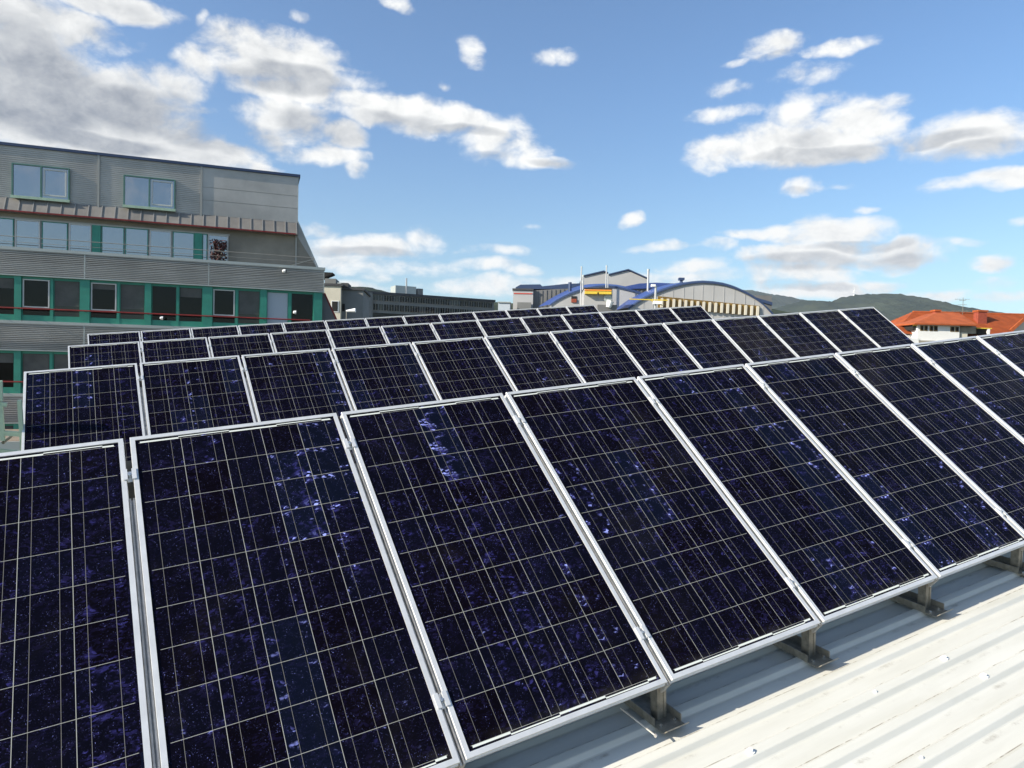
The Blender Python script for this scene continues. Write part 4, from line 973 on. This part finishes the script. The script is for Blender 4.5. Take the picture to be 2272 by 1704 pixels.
# ------------------------------------------------------------------ red roofed house
hr = Fac('red_roof_house', 88, *B5(1375, 545), 88, 'white house with a bright red tiled hip roof at the right')
g = hr.px
zw0 = g(*B5(1540, 545))[1]
a, b = g(*B5(1375, 423)), g(*B5(1705, 436)); zwt = (a[1]+b[1])/2+.25
mb = MB(); mb.box(a[0], b[0], 0, 3.2, 0, zwt); hr.part(mb, 'bay_wall', M['whitewall'])
# bay windows
for x0, x1 in ((1396, 1414), (1428, 1447), (1470, 1490), (1504, 1525), (1634, 1658), (1672, 1693)):
    c0, c1 = g(*B5(x0, 437 + (x0-1396)*.035)), g(*B5(x1, 472 + (x0-1396)*.035))
    mb = MB(); mb.box(c0[0]-.05, c1[0]+.05, -.05, -.003, c1[1]-.05, c0[1]+.05); wf = hr.part(mb, 'window', M['ochre'])
    mb = MB(); mb.box(c0[0]+.05, c1[0]-.02, -.07, -.051, c1[1]+.03, c0[1]-.03); mb.build('pane', M['inner'], wf)
# hip roof over the bay
e0, e1 = g(*B5(1348, 412), -.5), g(*B5(1842, 432), -.5); zeb = (e0[1]+e1[1])/2
rl0, rl1 = g(*B5(1530, 333), 3.4), g(*B5(1700, 335), 3.4); zrb = (rl0[1]+rl1[1])/2
mb = MB()
mb.add([(e0[0], -.55, zeb), (e1[0], -.55, zeb), (e1[0]+.2, 8, zeb+.2), (e0[0], 8, zeb+.2), (rl0[0], 3.4, zrb), (rl1[0], 3.4, zrb), (rl1[0]+1.2, 8, zrb), (rl0[0], 8, zrb),
        (e0[0], -.55, zeb-.16), (e1[0], -.55, zeb-.16), (e1[0]+.2, 8, zeb-.1), (e0[0], 8, zeb-.1)],
       [(0, 1, 5, 4), (1, 2, 6, 5), (3, 0, 4, 7), (4, 5, 6, 7), (0, 8, 9, 1), (1, 9, 10, 2), (3, 11, 8, 0), (8, 11, 10, 9)])
hr.part(mb, 'bay_roof', M['tile'])
# main roof
DR = 6.0
r0, r1 = g(*B5(1335, 331), DR), g(*B5(2300, 348), DR); zrm = (r0[1]+r1[1])/2
ea = g(*B5(1195, 445), 1.0); zee = g(*B5(1290, 500), 1.0)[1]
xr_ = g(*B5(2212, 385), 1.0)[0]
mb = MB(); ylow = 1.0
eaL = g(*B5(1185, 505), ylow)[0]
# tiled slopes laid as courses
def slope(mb, p00, p10, p11, p01, n):        # from eave (p00-p10) to ridge (p01-p11)
    P = [Vector(p) for p in (p00, p10, p11, p01)]; nr = (P[1]-P[0]).cross(P[3]-P[0]).normalized()
    if nr.z < 0: nr = -nr
    for i in range(n):
        t0, t1 = i/n, (i+1)/n
        a_, b_ = P[0].lerp(P[3], t0)+nr*.05, P[1].lerp(P[2], t0)+nr*.05; c_, d_ = P[1].lerp(P[2], t1), P[0].lerp(P[3], t1)
        mb.quad(a_, b_, c_, d_); mb.quad(a_-nr*.05, b_-nr*.05, b_, a_)
zlow2 = g(*B5(1900, 510), ylow)[1] - .6
xlo1 = g(*B5(1960, 560), ylow)[0]
slope(mb, (eaL, ylow, zee), (g(*B5(2140, 470), ylow)[0], ylow, zee), (g(*B5(2300, 348), DR)[0], DR, zrm), (r0[0], DR, zrm), 22)
slope(mb, (eaL, DR*2-ylow, zee), (eaL, ylow, zee), (r0[0], DR, zrm), (r0[0], DR+.01, zrm), 18)
hr.part(mb, 'main_roof', M['tile'], recalc=False)
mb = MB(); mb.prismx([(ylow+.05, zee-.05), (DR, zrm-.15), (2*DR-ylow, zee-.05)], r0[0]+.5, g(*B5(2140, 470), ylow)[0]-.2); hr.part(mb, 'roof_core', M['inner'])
mb = MB(); mb.tube((r0[0], DR, zrm+.02), (r1[0], DR, zrm+.02), .14, 8); hr.part(mb, 'ridge_tiles', M['tile'])
c0 = g(*B5(1280, 535), 1.4); c1 = g(*B5(1362, 585), 1.4)
mb = MB(); mb.box(eaL+.9, a[0]-.01, 1.4, 10, 0, zee-.15); hr.part(mb, 'left_wall', M['whitewall'])
xr2 = g(*B5(2250, 470), 1.0)[0]
mb = MB(); mb.box(b[0]+.01, xr2, 1.4, 10, 0, zee-.15); hr.part(mb, 'right_wall', M['greywall'])
# lower white wall and shaded ground floor band
z_ = g(*B5(1400, 553))[1]
mb = MB(); mb.box(a[0]-2.1, a[0]-.02, -.3, 1.39, 0, g(*B5(1320, 533))[1]); hr.part(mb, 'lower_wall', M['whitewall'])
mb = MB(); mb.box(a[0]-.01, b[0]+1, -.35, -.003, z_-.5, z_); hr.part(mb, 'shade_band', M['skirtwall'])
# loggias with yellow beams
for (p0, p1, q0, q1) in (((1838, 452), (1955, 462), (1845, 462), (1915, 505)), ((1338, 428), (1380, 438), (1335, 438), (1376, 472))):
    c0, c1 = g(*B5(*q0), .35), g(*B5(*q1), .35); d0, d1 = g(*B5(*p0), .2), g(*B5(*p1), .2)
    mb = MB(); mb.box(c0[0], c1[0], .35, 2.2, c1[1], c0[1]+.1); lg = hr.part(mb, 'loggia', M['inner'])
    mb = MB(); mb.box(d0[0], d1[0], .1, .34, d1[1], d0[1]); mb.build('beam', M['yellow'], lg)
    mb = MB(); mb.box(c1[0], c1[0]+.28, .1, .34, c1[1], d1[1]-.005); mb.build('post', M['whitewall'], lg)
# balcony clutter between bay and loggia
c0, c1 = g(*B5(1708, 440), .5), g(*B5(1835, 500), .5)
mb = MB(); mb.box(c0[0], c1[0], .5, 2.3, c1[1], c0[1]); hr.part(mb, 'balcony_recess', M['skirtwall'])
c0, c1 = g(*B5(1712, 490), .2), g(*B5(1765, 530), .2)
mb = MB(); mb.box(c0[0], c1[0], .2, .49, c1[1], c0[1]); hr.part(mb, 'balcony_front', M['cream'])
# chimneys
for (x0, x1, yt, yb, nm) in ((1852, 1918, 320, 425, 1), (1512, 1550, 318, 352, 0)):
    yy = 3.6 if nm else 5.2
    c0, c1 = g(*B5(x0, yt+5), yy), g(*B5(x1, yb), yy)
    mb = MB(); mb.box(c0[0], c1[0], yy, yy+.9, c1[1]-.5, c0[1]); chn = hr.part(mb, 'chimney', M['tiledk'])
    mb = MB(); mb.box(c0[0]-.1, c1[0]+.1, yy-.1, yy+1.0, c0[1]+.003, c0[1]+.22); mb.build('cap', M['tile'], chn)
# grey gable at the far right
c0 = g(*B5(2130, 490), .9); 
mb = MB(); q = [g(*B5(*p), .7) for p in ((2125, 560), (2130, 475), (2220, 395), (2420, 395), (2420, 560))]; mb.prism(q, .7, .98); hr.part(mb, 'grey_gable', M['greywall'])
mb = MB(); c0, c1 = g(*B5(2122, 478), .5), g(*B5(2230, 385), .5); mb.bar((c0[0], .8, c0[1]), (c1[0], .8, c1[1]), .5, .2, up=(0, 1, 0)); hr.part(mb, 'verge', M['tile'])
# aerial
e = at(*B5(1728, 335), 94); tp = at(*B5(1736, 215), 94)
ae_ = empty('tv_aerial', T(e.x, e.y, e.z-.8), 'thin television aerial with cross bars on the red roof', 'aerial')
h_ = tp.z - e.z + .8
mb = MB(); mb.tube((0, 0, 0), (0, 0, h_), .032, 6); mb.build('mast', M['steel'], ae_)
for fz, hl, nn in ((.92, 1.1, 0), (.86, .5, 0), (.66, .7, 0), (.38, 1.5, 0), (.34, .9, 0)):
    mb = MB(); mb.tube((-hl, 0, h_*fz), (hl*.8, 0, h_*fz+.03), .022, 5)
    for q_ in (-.8, -.3, .4): mb.tube((hl*q_, -.25, h_*fz), (hl*q_, .25, h_*fz), .02, 4)
    mb.build('cross_bar', M['steel'], ae_)

# ------------------------------------------------------------------ hills
def ridge(name, prof, Yd, depth, m_, seed):
    rr = random.Random(seed); pts = resamp([(p[0], p[1]) for p in prof], 170); N2 = 26; vs = []; n = len(pts)
    import mathutils
    for j in range(N2+1):
        t_ = j/N2
        for i, (u, v) in enumerate(pts):
            top = at(u, v, Yd); k = math.sin(min(1, t_)*math.pi/2)
            y = Yd - depth*(1-t_)
            h = top.z*1.03*(y/Yd)*(k**1.15)
            nz = mathutils.noise.fractal(Vector((top.x/380., y/300., seed)), 1, 2.1, 5)*top.z*.06*math.sin(t_*math.pi)
            jit = (rr.uniform(-1, 1)*top.z*.012)
            vs.append((top.x, y, max(-5, h + nz + jit)))
    for i in range(n):                       # far side falls away
        x, y, z = vs[N2*n+i]; vs.append((x, y+depth, -5))
    me = MB(); me.add(vs, [(j*n+i, j*n+i+1, (j+1)*n+i+1, (j+1)*n+i) for j in range(N2+1) for i in range(n-1)])
    return tag(me.build(name, m_, recalc=False, smooth=True), kind='structure')
def hill_mat(name, c1, c2, c3):
    m = bpy.data.materials.new(name); m.use_nodes = True; t = NT(m.node_tree); b = t.n['Principled BSDF']
    tcn = t.new('ShaderNodeTexCoord').outputs['Object']
    a_ = t.ramp(t.noise(tcn, .0035, 6, .6), .42, .6); f_ = t.ramp(t.noise(tcn, .03, 5, .7), .3, .7)
    c = t.mix(f_, c1, c2); c = t.mix(t.m('MULTIPLY', a_, .6), c, c3)
    t.l.new(c, b.inputs['Base Color']); b.inputs['Roughness'].default_value = 1; b.inputs['Specular IOR Level'].default_value = 0
    bn = t.new('ShaderNodeBump'); bn.inputs['Strength'].default_value = .8; bn.inputs['Distance'].default_value = 12
    t.l.new(t.noise(tcn, .04, 5, .7), bn.inputs['Height']); t.l.new(bn.outputs[0], b.inputs['Normal'])
    return m
M['hill'] = hill_mat('wooded_hill', (.018, .028, .020), (.034, .046, .030), (.058, .070, .042))
h1 = [B5(*p) for p in ((-500, 330), (-250, 330), (200, 330), (420, 268), (470, 258), (540, 262), (600, 262), (660, 268), (720, 250), (790, 228), (860, 214), (930, 208), (1000, 206), (1055, 200), (1120, 208), (1170, 214), (1230, 238), (1300, 262), (1340, 262), (1400, 280), (1480, 296), (1560, 308), (1650, 318), (1760, 330), (1900, 350), (2200, 372), (2700, 400))]
ridge('hills', h1, 4200, 2200, M['hill'], 3)
h2 = [B5(*p) for p in ((-900, 240), (-500, 210), (-200, 176), (20, 178), (80, 190), (160, 205), (240, 215), (330, 230), (430, 252), (520, 262), (620, 280), (760, 300), (1000, 330))]
ridge('hills', h2, 6500, 2500, M['hill'], 5)
h3 = [B3(*p) for p in ((-2600, 320), (-900, 320), (200, 310), (360, 292), (520, 300), (600, 325), (900, 375), (1300, 405), (1800, 425), (2600, 440), (3600, 460))]
ridge('hills', h3, 1500, 900, M['hill'], 8)
# wind turbine on the summit
p = at(*B5(870, 213), 4190)
e = empty('wind_turbine', T(p.x, p.y, p.z-4), 'tiny white wind turbine on the left shoulder of the hill', 'wind turbine')
hh = at(*B5(872, 165), 4190).z - p.z + 4
mb = MB(); mb.tube((0, 0, 0), (0, 0, hh), 3.0, 8, 2.0); mb.build('tower', M['lampw'], e)
mb = MB(); mb.box(-2.2, 2.2, -5, 4, hh, hh+4); mb.build('nacelle', M['lampw'], e)
for k in range(3):
    an_ = R(100 + 120*k); mb = MB(); c = Vector((0, -6, hh+2)); mb.bar(c, c + Vector((math.cos(an_), 0, math.sin(an_)))*22, 1.9, 1.0, up=(0, 1, 0)); mb.build('blade', M['lampw'], e)

# ------------------------------------------------------------------ air between here and the hills
mb = MB(); mb.box(-12200, 12200, -3200, 14200, -6, 760)
hz = bpy.data.materials.new('haze_air'); hz.use_nodes = True; t = NT(hz.node_tree); t.n.clear()
pv = t.new('ShaderNodeVolumePrincipled'); mo = t.new('ShaderNodeOutputMaterial'); t.l.new(pv.outputs[0], mo.inputs['Volume'])
pv.inputs['Color'].default_value = (.80, .88, 1, 1); pv.inputs['Density'].default_value = .00005; pv.inputs['Anisotropy'].default_value = .2
hb_ = mb.build('haze', hz); tag(hb_, kind='stuff')
